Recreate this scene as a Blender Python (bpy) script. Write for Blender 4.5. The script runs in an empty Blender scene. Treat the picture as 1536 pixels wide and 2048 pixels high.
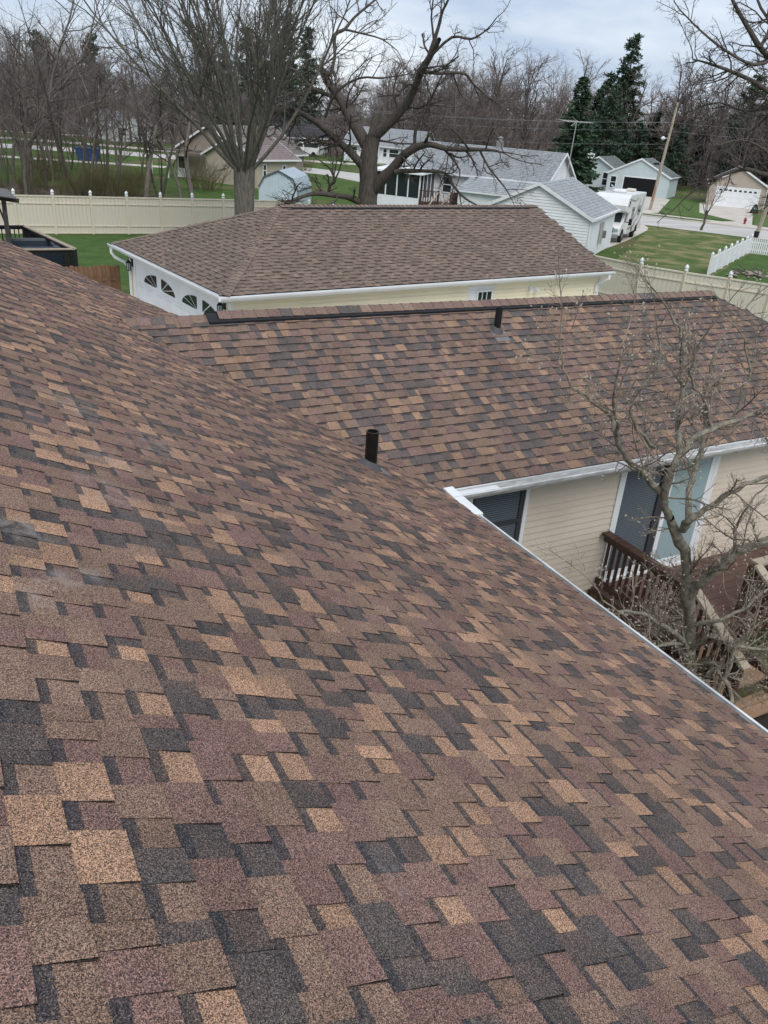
import bpy, math, random
import numpy as np
from mathutils import Matrix, Vector

# ------------------------------------------------------------------ camera, world, light
scene = bpy.context.scene
COL = scene.collection
EYE = 7.2
cd = bpy.data.cameras.new('camera')
cd.sensor_fit = 'VERTICAL'; cd.sensor_height = 24.0; cd.lens = 24.0 * 1620 / 2048
cd.clip_start = 0.05; cd.clip_end = 3000
cam = bpy.data.objects.new('camera', cd); COL.objects.link(cam)
RT = Vector((0.88028, -0.46925, 0.07007)); DN = Vector((-0.15279, -0.42018, -0.89448)); FW = Vector((0.44918, 0.77669, -0.44157))
cam.matrix_world = Matrix(((RT.x, -DN.x, -FW.x, 0), (RT.y, -DN.y, -FW.y, 0), (RT.z, -DN.z, -FW.z, EYE), (0, 0, 0, 1)))
scene.camera = cam

SUN_EL, SUN_AZ = math.radians(50), math.radians(256)      # direction towards the sun (azimuth counter-clockwise from +X)
world = bpy.data.worlds.new('World'); scene.world = world; world.use_nodes = True
nt = world.node_tree; nt.nodes.clear()
wo = nt.nodes.new('ShaderNodeOutputWorld'); bg = nt.nodes.new('ShaderNodeBackground')
sky = nt.nodes.new('ShaderNodeTexSky'); sky.sky_type = 'NISHITA'; sky.sun_disc = False
sky.sun_elevation = SUN_EL; sky.sun_rotation = math.radians(90) - SUN_AZ
sky.air_density = 1.0; sky.dust_density = 2.0
tc = nt.nodes.new('ShaderNodeTexCoord'); mp = nt.nodes.new('ShaderNodeMapping'); mp.inputs['Scale'].default_value = (1, 1, 3.2)
n1 = nt.nodes.new('ShaderNodeTexNoise'); n1.inputs['Scale'].default_value = 2.6; n1.inputs['Detail'].default_value = 7; n1.inputs['Roughness'].default_value = 0.55
rp = nt.nodes.new('ShaderNodeValToRGB')
rp.color_ramp.elements[0].position = 0.34; rp.color_ramp.elements[0].color = (4.3, 5.4, 7.2, 1)
rp.color_ramp.elements[1].position = 0.64; rp.color_ramp.elements[1].color = (8.9, 9.5, 10.1, 1)
mxw = nt.nodes.new('ShaderNodeMixRGB'); mxw.inputs[0].default_value = 0.88
L = nt.links.new
L(tc.outputs['Generated'], mp.inputs['Vector']); L(mp.outputs[0], n1.inputs['Vector']); L(n1.outputs['Fac'], rp.inputs[0])
L(sky.outputs[0], mxw.inputs[1]); L(rp.outputs[0], mxw.inputs[2]); L(mxw.outputs[0], bg.inputs['Color'])
bg.inputs['Strength'].default_value = 0.075
L(bg.outputs[0], wo.inputs['Surface'])
sd = bpy.data.lights.new('sun', 'SUN'); sd.energy = 1.4; sd.angle = math.radians(35); sd.color = (1.0, 0.96, 0.9)
sun = bpy.data.objects.new('sun', sd); COL.objects.link(sun)
sv = Vector((math.cos(SUN_EL) * math.cos(SUN_AZ), math.cos(SUN_EL) * math.sin(SUN_AZ), math.sin(SUN_EL)))
sun.rotation_euler = sv.to_track_quat('Z', 'Y').to_euler()
vs = scene.view_settings
scene.display_settings.display_device = 'sRGB'
vs.view_transform = 'Standard'; vs.look = 'None'; vs.exposure = 0.6; vs.gamma = 1.0; vs.use_curve_mapping = False

# ------------------------------------------------------------------ helpers
R = math.radians
def rng(seed): return random.Random(seed)
def V3(*a): return np.array(a, float)
def unit(v): v = np.asarray(v, float); return v / (np.linalg.norm(v) + 1e-12)

MATS = {}
def mat(name, color, rough=0.7, var=0.0, vscale=3.0, bump=0.0, bscale=30.0, metal=0.0, spec=0.3, stretch=None, color2=None, detail=5):
    """principled material: base colour varied by object-space noise, with optional fine relief"""
    if name in MATS: return MATS[name]
    m = bpy.data.materials.new(name); m.use_nodes = True
    t = m.node_tree; b = t.nodes['Principled BSDF']
    b.inputs['Base Color'].default_value = (*color, 1); b.inputs['Roughness'].default_value = rough
    b.inputs['Metallic'].default_value = metal; b.inputs['Specular IOR Level'].default_value = spec
    if var or bump or color2:
        c = t.nodes.new('ShaderNodeTexCoord'); mpn = t.nodes.new('ShaderNodeMapping')
        if stretch: mpn.inputs['Scale'].default_value = stretch
        t.links.new(c.outputs['Object'], mpn.inputs['Vector'])
    if var or color2:
        n = t.nodes.new('ShaderNodeTexNoise'); n.inputs['Scale'].default_value = vscale; n.inputs['Detail'].default_value = detail
        t.links.new(mpn.outputs[0], n.inputs['Vector'])
        r = t.nodes.new('ShaderNodeValToRGB')
        r.color_ramp.elements[0].position = 0.32; r.color_ramp.elements[1].position = 0.68
        ca = tuple(max(0, x * (1 - var)) for x in color); cb = color2 or tuple(min(1, x * (1 + var)) for x in color)
        r.color_ramp.elements[0].color = (*ca, 1); r.color_ramp.elements[1].color = (*cb, 1)
        t.links.new(n.outputs['Fac'], r.inputs[0]); t.links.new(r.outputs[0], b.inputs['Base Color'])
    if bump:
        n2 = t.nodes.new('ShaderNodeTexNoise'); n2.inputs['Scale'].default_value = bscale; n2.inputs['Detail'].default_value = 3
        t.links.new(mpn.outputs[0], n2.inputs['Vector'])
        bp = t.nodes.new('ShaderNodeBump'); bp.inputs['Strength'].default_value = bump; bp.inputs['Distance'].default_value = 0.02
        t.links.new(n2.outputs['Fac'], bp.inputs['Height']); t.links.new(bp.outputs[0], b.inputs['Normal'])
    MATS[name] = m
    return m

def granule_mat(name, scale, speck, scuffs=()):
    """asphalt shingle: per-piece colour from the mesh attribute, mineral granules over it"""
    m = bpy.data.materials.new(name); m.use_nodes = True
    t = m.node_tree; N = t.nodes.new; K = t.links.new; b = t.nodes['Principled BSDF']
    at = N('ShaderNodeAttribute'); at.attribute_name = 'Col'
    c = N('ShaderNodeNewGeometry')
    vo = N('ShaderNodeTexVoronoi'); vo.inputs['Scale'].default_value = scale; K(c.outputs['Position'], vo.inputs['Vector'])
    se = N('ShaderNodeSeparateColor'); K(vo.outputs['Color'], se.inputs[0])
    mr = N('ShaderNodeMapRange'); mr.inputs['To Min'].default_value = 1 - speck; mr.inputs['To Max'].default_value = 1 + speck * .8
    K(se.outputs[0], mr.inputs['Value'])
    mu = N('ShaderNodeMixRGB'); mu.blend_type = 'MULTIPLY'; mu.inputs[0].default_value = 1
    K(at.outputs['Color'], mu.inputs[1]); K(mr.outputs[0], mu.inputs[2])
    gt = N('ShaderNodeMath'); gt.operation = 'GREATER_THAN'; gt.inputs[1].default_value = 0.86; K(se.outputs[1], gt.inputs[0])
    gm = N('ShaderNodeMath'); gm.operation = 'MULTIPLY'; gm.inputs[1].default_value = speck; K(gt.outputs[0], gm.inputs[0])
    m2 = N('ShaderNodeMixRGB'); K(gm.outputs[0], m2.inputs[0]); K(mu.outputs[0], m2.inputs[1])
    br = N('ShaderNodeVectorMath'); br.operation = 'MULTIPLY_ADD'; K(at.outputs['Color'], br.inputs[0]); br.inputs[1].default_value = (1.7, 1.7, 1.65); br.inputs[2].default_value = (.115, .082, .055); K(br.outputs[0], m2.inputs[2])
    lt = N('ShaderNodeMath'); lt.operation = 'LESS_THAN'; lt.inputs[1].default_value = 0.14; K(se.outputs[2], lt.inputs[0])
    lm = N('ShaderNodeMath'); lm.operation = 'MULTIPLY'; lm.inputs[1].default_value = speck; K(lt.outputs[0], lm.inputs[0])
    m3 = N('ShaderNodeMixRGB'); K(lm.outputs[0], m3.inputs[0]); K(m2.outputs[0], m3.inputs[1]); m3.inputs[2].default_value = (.03, .03, .035, 1)
    nz = N('ShaderNodeTexNoise'); nz.inputs['Scale'].default_value = 1.3; nz.inputs['Detail'].default_value = 4; K(c.outputs['Position'], nz.inputs['Vector'])
    m4r = N('ShaderNodeMapRange'); m4r.inputs['From Min'].default_value = .3; m4r.inputs['From Max'].default_value = .7
    m4r.inputs['To Min'].default_value = .88; m4r.inputs['To Max'].default_value = 1.1; K(nz.outputs['Fac'], m4r.inputs['Value'])
    m4 = N('ShaderNodeMixRGB'); m4.blend_type = 'MULTIPLY'; m4.inputs[0].default_value = 1; K(m3.outputs[0], m4.inputs[1]); K(m4r.outputs[0], m4.inputs[2])
    last = m4.outputs[0]
    if scuffs:                                   # chalky scuff marks worn into the granules where people knelt
        nn = N('ShaderNodeTexNoise'); nn.inputs['Scale'].default_value = 9; nn.inputs['Detail'].default_value = 6; nn.inputs['Distortion'].default_value = 1.2; K(c.outputs['Position'], nn.inputs['Vector'])
        acc = None
        for (x, y, z, rx, ry, k) in scuffs:
            sb = N('ShaderNodeVectorMath'); sb.operation = 'SUBTRACT'; K(c.outputs['Position'], sb.inputs[0]); sb.inputs[1].default_value = (x, y, z)
            dv = N('ShaderNodeVectorMath'); dv.operation = 'DIVIDE'; K(sb.outputs[0], dv.inputs[0]); dv.inputs[1].default_value = (rx, ry, max(rx, ry))
            ln = N('ShaderNodeVectorMath'); ln.operation = 'LENGTH'; K(dv.outputs[0], ln.inputs[0])
            mm = N('ShaderNodeMapRange'); mm.inputs['From Min'].default_value = 1; mm.inputs['From Max'].default_value = .3; mm.inputs['To Max'].default_value = k; K(ln.outputs['Value'], mm.inputs['Value'])
            if acc is None: acc = mm.outputs[0]
            else:
                mx = N('ShaderNodeMath'); mx.operation = 'MAXIMUM'; K(acc, mx.inputs[0]); K(mm.outputs[0], mx.inputs[1]); acc = mx.outputs[0]
        nr = N('ShaderNodeMapRange'); nr.inputs['From Min'].default_value = .42; nr.inputs['From Max'].default_value = .66; K(nn.outputs['Fac'], nr.inputs['Value'])
        sm = N('ShaderNodeMath'); sm.operation = 'MULTIPLY'; K(acc, sm.inputs[0]); K(nr.outputs[0], sm.inputs[1])
        m5 = N('ShaderNodeMixRGB'); K(sm.outputs[0], m5.inputs[0]); K(last, m5.inputs[1]); m5.inputs[2].default_value = (.42, .40, .38, 1)
        last = m5.outputs[0]
    K(last, b.inputs['Base Color']); b.inputs['Roughness'].default_value = .92; b.inputs['Specular IOR Level'].default_value = .2
    bp = N('ShaderNodeBump'); bp.inputs['Strength'].default_value = .5; bp.inputs['Distance'].default_value = .0015
    K(vo.outputs['Distance'], bp.inputs['Height']); K(bp.outputs[0], b.inputs['Normal'])
    MATS[name] = m
    return m

class MB:
    """collects geometry; build() links it as one mesh object"""
    def __init__(s): s.v = []; s.f = []; s.c = []; s.mi = []; s.cur = 0
    def add(s, verts, faces, col=None):
        o = len(s.v); s.v.extend([tuple(p) for p in verts]); s.f.extend([tuple(i + o for i in f) for f in faces]); s.mi.extend([s.cur] * len(faces))
        if col is not None: s.c.extend(col if isinstance(col, list) else [col] * len(verts))
    def quad(s, a, b, c, d, col=None): s.add((a, b, c, d), ((0, 1, 2, 3),), col)
    def box(s, lo, hi):
        x0, y0, z0 = lo; x1, y1, z1 = hi
        s.add([(x0, y0, z0), (x1, y0, z0), (x1, y1, z0), (x0, y1, z0), (x0, y0, z1), (x1, y0, z1), (x1, y1, z1), (x0, y1, z1)],
              [(0, 3, 2, 1), (4, 5, 6, 7), (0, 1, 5, 4), (1, 2, 6, 5), (2, 3, 7, 6), (3, 0, 4, 7)])
    def bevbox(s, lo, hi, b):
        (x0, y0, z0), (x1, y1, z1) = lo, hi
        ring = lambda i, z: [(x0 + i + b, y0 + i, z), (x1 - i - b, y0 + i, z), (x1 - i, y0 + i + b, z), (x1 - i, y1 - i - b, z), (x1 - i - b, y1 - i, z), (x0 + i + b, y1 - i, z), (x0 + i, y1 - i - b, z), (x0 + i, y0 + i + b, z)]
        s.loft([ring(b, z0), ring(0, z0 + b), ring(0, z1 - b), ring(b, z1)])
    def loft(s, rings, caps=True):
        n = len(rings[0]); vs_ = [p for r in rings for p in r]; fs = []
        for k in range(len(rings) - 1):
            for i in range(n):
                j = (i + 1) % n; fs.append((k * n + i, k * n + j, (k + 1) * n + j, (k + 1) * n + i))
        if caps: fs.append(tuple(range(n - 1, -1, -1))); fs.append(tuple(range((len(rings) - 1) * n, len(rings) * n)))
        s.add(vs_, fs)
    def obar(s, a, b, w, h, up=(0, 0, 1)):
        """bar of section w x h from a to b"""
        a = np.array(a, float); b = np.array(b, float); d = unit(b - a); up = np.array(up, float)
        if abs(d @ up) > .98: up = np.array((1., 0, 0))
        x = unit(np.cross(d, up)) * w / 2; y = unit(np.cross(x, d)) * h / 2
        s.loft([[a - x - y, a + x - y, a + x + y, a - x + y], [b - x - y, b + x - y, b + x + y, b - x + y]])
    def tube(s, pts, rad, n=8, caps=True):
        pts = [np.array(p, float) for p in pts]; rad = rad if hasattr(rad, '__len__') else [rad] * len(pts)
        rings = []; ref = None
        for i, p in enumerate(pts):
            d = unit(pts[min(i + 1, len(pts) - 1)] - pts[max(i - 1, 0)])
            if ref is None: ref = unit(np.cross(d, (0, 0, 1) if abs(d[2]) < .9 else (1, 0, 0)))
            x = unit(ref - d * (ref @ d)); y = np.cross(d, x); ref = x
            rings.append([p + rad[i] * (math.cos(2 * math.pi * k / n) * x + math.sin(2 * math.pi * k / n) * y) for k in range(n)])
        s.loft(rings, caps)
    def prism(s, poly, vec):
        """polygon (3D points) swept along vec"""
        poly = [np.array(p, float) for p in poly]; vec = np.array(vec, float); s.loft([poly, [p + vec for p in poly]])
    def lathe(s, prof, n=12, c=(0, 0, 0)):
        s.loft([[(c[0] + r * math.cos(2 * math.pi * k / n), c[1] + r * math.sin(2 * math.pi * k / n), c[2] + z) for k in range(n)] for r, z in prof])
    def mesh(s, name, mats, smooth=False):
        me = bpy.data.meshes.new(name); me.from_pydata(s.v, [], s.f)
        for m in (mats if isinstance(mats, (list, tuple)) else [mats]): me.materials.append(m)
        if any(s.mi): me.polygons.foreach_set('material_index', s.mi)
        if s.c:
            a = me.color_attributes.new('Col', 'FLOAT_COLOR', 'POINT')
            a.data.foreach_set('color', np.array([(*c, 1) for c in s.c], np.float32).ravel())
        if smooth: me.polygons.foreach_set('use_smooth', [True] * len(me.polygons))
        me.update(); return me
    def build(s, name, mats, parent=None, smooth=False):
        return link(name, s.mesh(name, mats, smooth), parent)

def link(name, me, parent=None, loc=None, rot=None):
    o = bpy.data.objects.new(name, me); COL.objects.link(o)
    if parent is not None: o.parent = parent
    if loc is not None: o.location = loc
    if rot is not None: o.rotation_euler = rot
    return o
def thing(name, label, cat, loc=(0, 0, 0), rz=0.0, group=None):
    o = bpy.data.objects.new(name, None); o.empty_display_size = .3; COL.objects.link(o)
    o.location = loc; o.rotation_euler = (0, 0, rz)
    return tag(o, label, cat, group)
def tag(o, label=None, cat=None, group=None, kind=None):
    for k, v in (('label', label), ('category', cat), ('group', group), ('kind', kind)):
        if v: o[k] = v
    return o
def struct(o): o['kind'] = 'structure'; return o
def copy_tree(o, parent=None):
    c = o.copy(); COL.objects.link(c); c.parent = parent
    for ch in o.children: copy_tree(ch, c)
    return c

# ------------------------------------------------------------------ materials
SHINGLE = granule_mat('shingle_granules', 400, .84, scuffs=[(.74, 5.58, 5.27, .22, .35, .3), (.63, 4.02, 5.32, .2, .3, .3), (.17, 3.29, 5.54, .17, .16, .35), (.25, 2.9, 5.5, .14, .12, .35),
                                                            (.13, 2.7, 5.55, .13, .1, .3), (.37, 3.0, 5.44, .12, .1, .25), (.78, 4.55, 5.24, .25, .2, .25), (.93, 1.4, 5.18, .05, .12, .3), (1.14, 5.2, 5.07, .25, .3, .25)])
SHINGLE_G = granule_mat('garage_shingle_granules', 90, .3)
UNDERLAY = mat('roof_underlayment', (.05, .045, .045), .9)
WHITE = mat('white_painted_metal', (.72, .74, .75), .4, var=.05, vscale=2)
WHITE_V = mat('white_vinyl', (.74, .76, .78), .5, var=.06, vscale=1.5)
GUTTER = mat('white_gutter', (.60, .61, .61), .4, vscale=5, stretch=(1, 1, 3), color2=(.70, .71, .71), var=.28, detail=9)
CREAM = mat('cream_siding', (.84, .78, .58), .55, var=.05, vscale=1)
BEIGE = mat('beige_siding', (.61, .532, .44), .55, var=.06, vscale=1.2)
FENCE = mat('tan_vinyl', (.63, .565, .46), .55, var=.07, vscale=1.2, stretch=(3, 3, .4))
FENCE_P = mat('tan_vinyl_boards', (.60, .55, .46), .6, var=.1, vscale=2.0, stretch=(4, 4, .3))
BLACK = mat('black_plastic', (.012, .012, .014), .45, var=.2, vscale=8)
IRON = mat('black_iron_pipe', (.007, .007, .008), .45, var=.5, vscale=9, bump=.2, color2=(.014, .011, .010))
LEAD = mat('grey_flashing', (.21, .20, .20), .45, var=.12, vscale=10, metal=.4)
GLASS = mat('dark_window_glass', (.02, .028, .032), .06, spec=.6)
GLASS_L = mat('pale_glass_painted_reflection', (.30, .40, .42), .08, spec=.7)  # pale teal base colour carries the pane's reflected brightness
BLIND = mat('window_blind', (.10, .12, .14), .5)
FRAME_D = mat('dark_window_frame', (.05, .052, .058), .4)
DECK = mat('brown_deck_stain', (.070, .037, .026), .5, var=.3, vscale=4, stretch=(.3, 5, 5), bump=.2)
DECK_F = mat('red_brown_deck_boards', (.125, .070, .058), .6, var=.2, vscale=3, stretch=(.4, 6, 6), bump=.2)
TREAD = mat('tan_step_boards', (.30, .19, .12), .65, var=.2, vscale=3, stretch=(.4, 6, 6), bump=.2)
BLACKWOOD = mat('black_stained_wood', (.014, .014, .017), .5, var=.3, vscale=5)
RAILCAP = mat('weathered_tan_rail', (.36, .30, .23), .7, var=.15, vscale=5)
CEDAR = mat('brown_fence_wood', (.17, .095, .055), .75, var=.35, vscale=4, stretch=(6, 6, .7), bump=.3)
TUB = mat('dark_blue_tub_shell', (.018, .028, .042), .35)
BARK = mat('grey_bark', (.15, .135, .115), .9, var=.4, vscale=6, stretch=(3, 3, .5), bump=.8, bscale=14)
BARK_D = mat('dark_oak_bark', (.088, .074, .064), .9, var=.4, vscale=5, stretch=(3, 3, .6), bump=.8, bscale=14)
BARK_M = mat('pale_mossy_bark', (.21, .20, .155), .85, var=.35, vscale=14, bump=1.0, bscale=55, color2=(.34, .31, .25))
TWIG_D = mat('dark_twigs', (.075, .062, .056), .9, var=.2, vscale=1)
TWIG_G = mat('grey_green_twigs', (.12, .112, .094), .9, var=.25, vscale=1)
TWIG_M = mat('pale_magnolia_twigs', (.21, .175, .14), .8, var=.5, vscale=5)
TWIG_F = mat('wood_edge_twigs', (.172, .142, .132), .95, var=.3, vscale=.5)
BUD = mat('silvery_buds', (.42, .38, .31), .8)
OLIVE = mat('olive_brush_twigs', (.125, .115, .055), .9, var=.3, vscale=1)
SPRUCE = mat('spruce_needles', (.066, .115, .066), .85, var=.5, vscale=1.2)
PINE = mat('pine_needles', (.078, .120, .078), .85, var=.5, vscale=.8)
CONCRETE = mat('pale_concrete', (.50, .46, .41), .9, var=.1, vscale=.5, bump=.2)
ROADM = mat('street_concrete', (.47, .45, .43), .9, var=.12, vscale=.35, stretch=(.3, 2, 1), bump=.2)
BLUEGREY = mat('pale_blue_siding', (.50, .575, .585), .6, var=.05, vscale=1)
GREYROOF = mat('grey_shingles', (.255, .268, .285), .9, var=.22, vscale=4, bump=.3)
GREYROOF2 = mat('pale_grey_shingles', (.29, .31, .325), .9, var=.2, vscale=2.5, bump=.3)
DARKROOF = mat('slate_dark_shingles', (.055, .055, .065), .9, var=.2, vscale=3)
TANROOF = mat('brown_grey_shingles', (.17, .145, .135), .9, var=.2, vscale=3)
GREENROOF = mat('weathered_green_grey_shingles', (.13, .15, .145), .9, var=.25, vscale=2)
TAUPE = mat('taupe_siding', (.29, .25, .21), .7, var=.12, vscale=1)
TANWALL = mat('tan_siding', (.40, .34, .29), .7, var=.06, vscale=1)
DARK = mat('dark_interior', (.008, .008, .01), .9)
WOODPOLE = mat('weathered_pole_wood', (.34, .29, .23), .85, var=.3, vscale=3, stretch=(5, 5, .4), bump=.3)

# ------------------------------------------------------------------ ground, lawns, streets
def grass_mat(name, c1, c2, dead=None, dscale=.35, dpos=(.52, .62), stretch=(1, 1, 1)):
    m = bpy.data.materials.new(name); m.use_nodes = True; t = m.node_tree; N = t.nodes.new; K = t.links.new; b = t.nodes['Principled BSDF']
    g = N('ShaderNodeNewGeometry'); mpn = N('ShaderNodeMapping'); mpn.inputs['Scale'].default_value = stretch; K(g.outputs['Position'], mpn.inputs['Vector'])
    n = N('ShaderNodeTexNoise'); n.inputs['Scale'].default_value = .9; n.inputs['Detail'].default_value = 9; n.inputs['Roughness'].default_value = .7; K(mpn.outputs[0], n.inputs['Vector'])
    r = N('ShaderNodeValToRGB'); r.color_ramp.elements[0].position = .35; r.color_ramp.elements[1].position = .65
    r.color_ramp.elements[0].color = (*c1, 1); r.color_ramp.elements[1].color = (*c2, 1); K(n.outputs['Fac'], r.inputs[0]); last = r.outputs[0]
    if dead:
        n2 = N('ShaderNodeTexNoise'); n2.inputs['Scale'].default_value = dscale; n2.inputs['Detail'].default_value = 7; n2.inputs['Roughness'].default_value = .62; K(mpn.outputs[0], n2.inputs['Vector'])
        r2 = N('ShaderNodeMapRange'); r2.inputs['From Min'].default_value = dpos[0]; r2.inputs['From Max'].default_value = dpos[1]; r2.inputs['To Max'].default_value = .85; K(n2.outputs['Fac'], r2.inputs['Value'])
        mx = N('ShaderNodeMixRGB'); K(r2.outputs[0], mx.inputs[0]); K(last, mx.inputs[1]); mx.inputs[2].default_value = (*dead, 1); last = mx.outputs[0]
    K(last, b.inputs['Base Color']); b.inputs['Roughness'].default_value = .95; b.inputs['Specular IOR Level'].default_value = .1
    n3 = N('ShaderNodeTexNoise'); n3.inputs['Scale'].default_value = 14; n3.inputs['Detail'].default_value = 4; K(g.outputs['Position'], n3.inputs['Vector'])
    bp = N('ShaderNodeBump'); bp.inputs['Strength'].default_value = .8; bp.inputs['Distance'].default_value = .06; K(n3.outputs['Fac'], bp.inputs['Height']); K(bp.outputs[0], b.inputs['Normal'])
    return m
GRASS = grass_mat('spring_grass', (.045, .085, .022), (.085, .135, .035), dead=(.15, .125, .07), dscale=.12)
LAWN = grass_mat('green_lawn', (.045, .088, .024), (.085, .142, .042), dead=(.13, .12, .06), dscale=.25, dpos=(.55, .75))
LAWN_P = grass_mat('patchy_lawn', (.060, .098, .030), (.110, .150, .050), dead=(.30, .245, .135), dscale=.5, dpos=(.46, .66), stretch=(1, 1, 1))
LAWN_F = grass_mat('bright_far_lawn', (.060, .112, .032), (.105, .155, .050), dead=(.2, .17, .09), dscale=.3, dpos=(.55, .8))
MULCH = mat('leaf_litter', (.085, .062, .048), .95, var=.5, vscale=1.5, bump=.6, bscale=9)
DIRT = mat('damp_soil', (.035, .030, .025), .95, var=.4, vscale=3, bump=.5)
POOLW = mat('still_ditch_water', (.02, .025, .025), .05, spec=.6)

def sheet(name, poly, z, m):
    b = MB(); b.add([(x, y, z) for x, y in poly], [tuple(range(len(poly)))]); return struct(b.build(name, m))
def strip(name, line, w, z, m):
    b = MB(); ps = [np.array(p, float) for p in line]; l = []; r = []
    for i, p in enumerate(ps):
        d = unit(ps[min(i + 1, len(ps) - 1)] - ps[max(i - 1, 0)]); n = np.array((-d[1], d[0])); ww = w[i] if hasattr(w, '__len__') else w
        l.append((*(p + n * ww / 2), z)); r.append((*(p - n * ww / 2), z))
    for i in range(len(ps) - 1): b.quad(r[i], r[i + 1], l[i + 1], l[i])
    return struct(b.build(name, m))
g = MB(); NG = 24
for i in range(NG):
    for j in range(NG):
        x0, x1 = -900 + 1800 * i / NG, -900 + 1800 * (i + 1) / NG; y0, y1 = -900 + 1800 * j / NG, -900 + 1800 * (j + 1) / NG
        g.quad((x0, y0, 0), (x1, y0, 0), (x1, y1, 0), (x0, y1, 0))
struct(g.build('ground', GRASS))
sheet('back_lawn', [(-30, 10), (5, 10), (30.5, 22), (27.2, 28.6), (19.7, 49), (-30, 49)], .004, LAWN)
sheet('side_lawn', [(29, 27.5), (44, 31), (61.5, 46), (54.9, 53.6), (43.5, 43.6), (36, 37.5), (26, 38)], .008, LAWN_P)
sheet('fenced_lawn', [(31, 22), (40, 33.3), (51.5, 40.2), (62, 30), (45, 10)], .012, LAWN)
# street with kerbs, verge, sidewalk
ROAD = [(112, -6), (85, 23), (64.3, 48.9), (58.3, 57.8), (50.5, 70), (48.5, 84), (47, 97), (38, 110), (22, 120), (-20, 128)]
strip('street', ROAD, 8.2, .014, ROADM)
def offset(line, d):
    ps = [np.array(p, float) for p in line]; out = []
    for i, p in enumerate(ps):
        t = unit(ps[min(i + 1, len(ps) - 1)] - ps[max(i - 1, 0)]); out.append(tuple(p + np.array((-t[1], t[0])) * d))
    return out
for dd, nm in ((-4.3, 'kerb'),):
    o = offset(ROAD, dd); b = MB()
    for i in range(len(o) - 1):
        if 2 <= i <= 4 or i < 2: b.obar((*o[i], .06), (*o[i + 1], .06), .22, .12)
    struct(b.build(nm, CONCRETE))
strip('sidewalk', offset(ROAD, -7.6)[:5], 1.3, .018, CONCRETE)
sheet('far_lawn', [(66, 62.5), (71.2, 56.4), (86, 74.5), (84.6, 78.4), (80.6, 78.0), (71.5, 70.5)], .020, LAWN_F)
sheet('garage_lawn', [(69.5, 54.6), (82.2, 64.8), (96, 54), (82, 36)], .020, LAWN_F)
sheet('far_driveway', [(63.2, 57.0), (69.0, 49.8), (70.0, 55.2), (83.5, 66.2), (88.0, 70.0), (86.5, 75.5), (84.0, 74.5), (72.8, 64.3), (70.6, 57.6)], .024, CONCRETE)
sheet('garage_apron', [(62.0, 62.5), (66.0, 63.5), (81.8, 77.2), (84.0, 84.5), (77, 88), (68, 79)], .022, CONCRETE)
sheet('parking_pad', [(38.7, 41.6), (40.6, 43.0), (45.2, 46.0), (49.2, 48.9), (52.6, 51.4), (54.2, 52.9), (55.4, 54.6), (52, 58), (46, 54), (38, 49)], .016, CONCRETE)
sheet('clearing', [(60, 103), (92, 80), (112, 96), (96, 112), (70, 124)], .0035, GRASS)
sheet('verge', [(-30, 108), (20, 112), (45, 108), (66, 104), (72, 130), (30, 150), (-30, 172)], .0035, GRASS)
strip('far_street', [(-30, 142), (13.5, 140), (24.8, 133.5), (38, 124), (60, 116)], 4.5, .026, CONCRETE)
strip('far_lane', [(-30, 164), (13.5, 160), (40, 156)], 3.5, .030, CONCRETE)
strip('back_alley', [(-5, 110), (14, 101.5), (20, 99.5), (25, 97.5)], 2.6, .028, CONCRETE)
sheet('litter_bank', [(-12, 60), (2, 61), (14, 62.5), (18.5, 66), (15, 71), (8, 76), (-12, 80)], .010, MULCH)
sheet('ditch_water', [(7.9, 65.3), (9.3, 64.6), (10.9, 65.8), (10.7, 67.6), (8.9, 67.4)], .014, POOLW)
sheet('driveway_bounce_slab', [(-9, 14.2), (-9, 30), (5.4, 27.3), (6.3, 20.2), (20.6, 22), (21, 14.2)], .008, CONCRETE)  # driveway, plus an unseen concrete stretch added to bounce light onto the garage siding
sheet('garden_bed', [(4.6, 0.5), (12, 1.5), (12.0, 4.9), (9.5, 5.1), (8.3, 5.6), (8.0, 7.5), (4.6, 7.5)], .006, DIRT)
wf_ = []
for rad_ in (118, 700): wf_.append([(rad_ * math.cos(R(a)), rad_ * math.sin(R(a))) for a in range(15, 112, 4)])
sheet('woodland_floor', wf_[0] + wf_[1][::-1], .002, MULCH)

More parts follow.
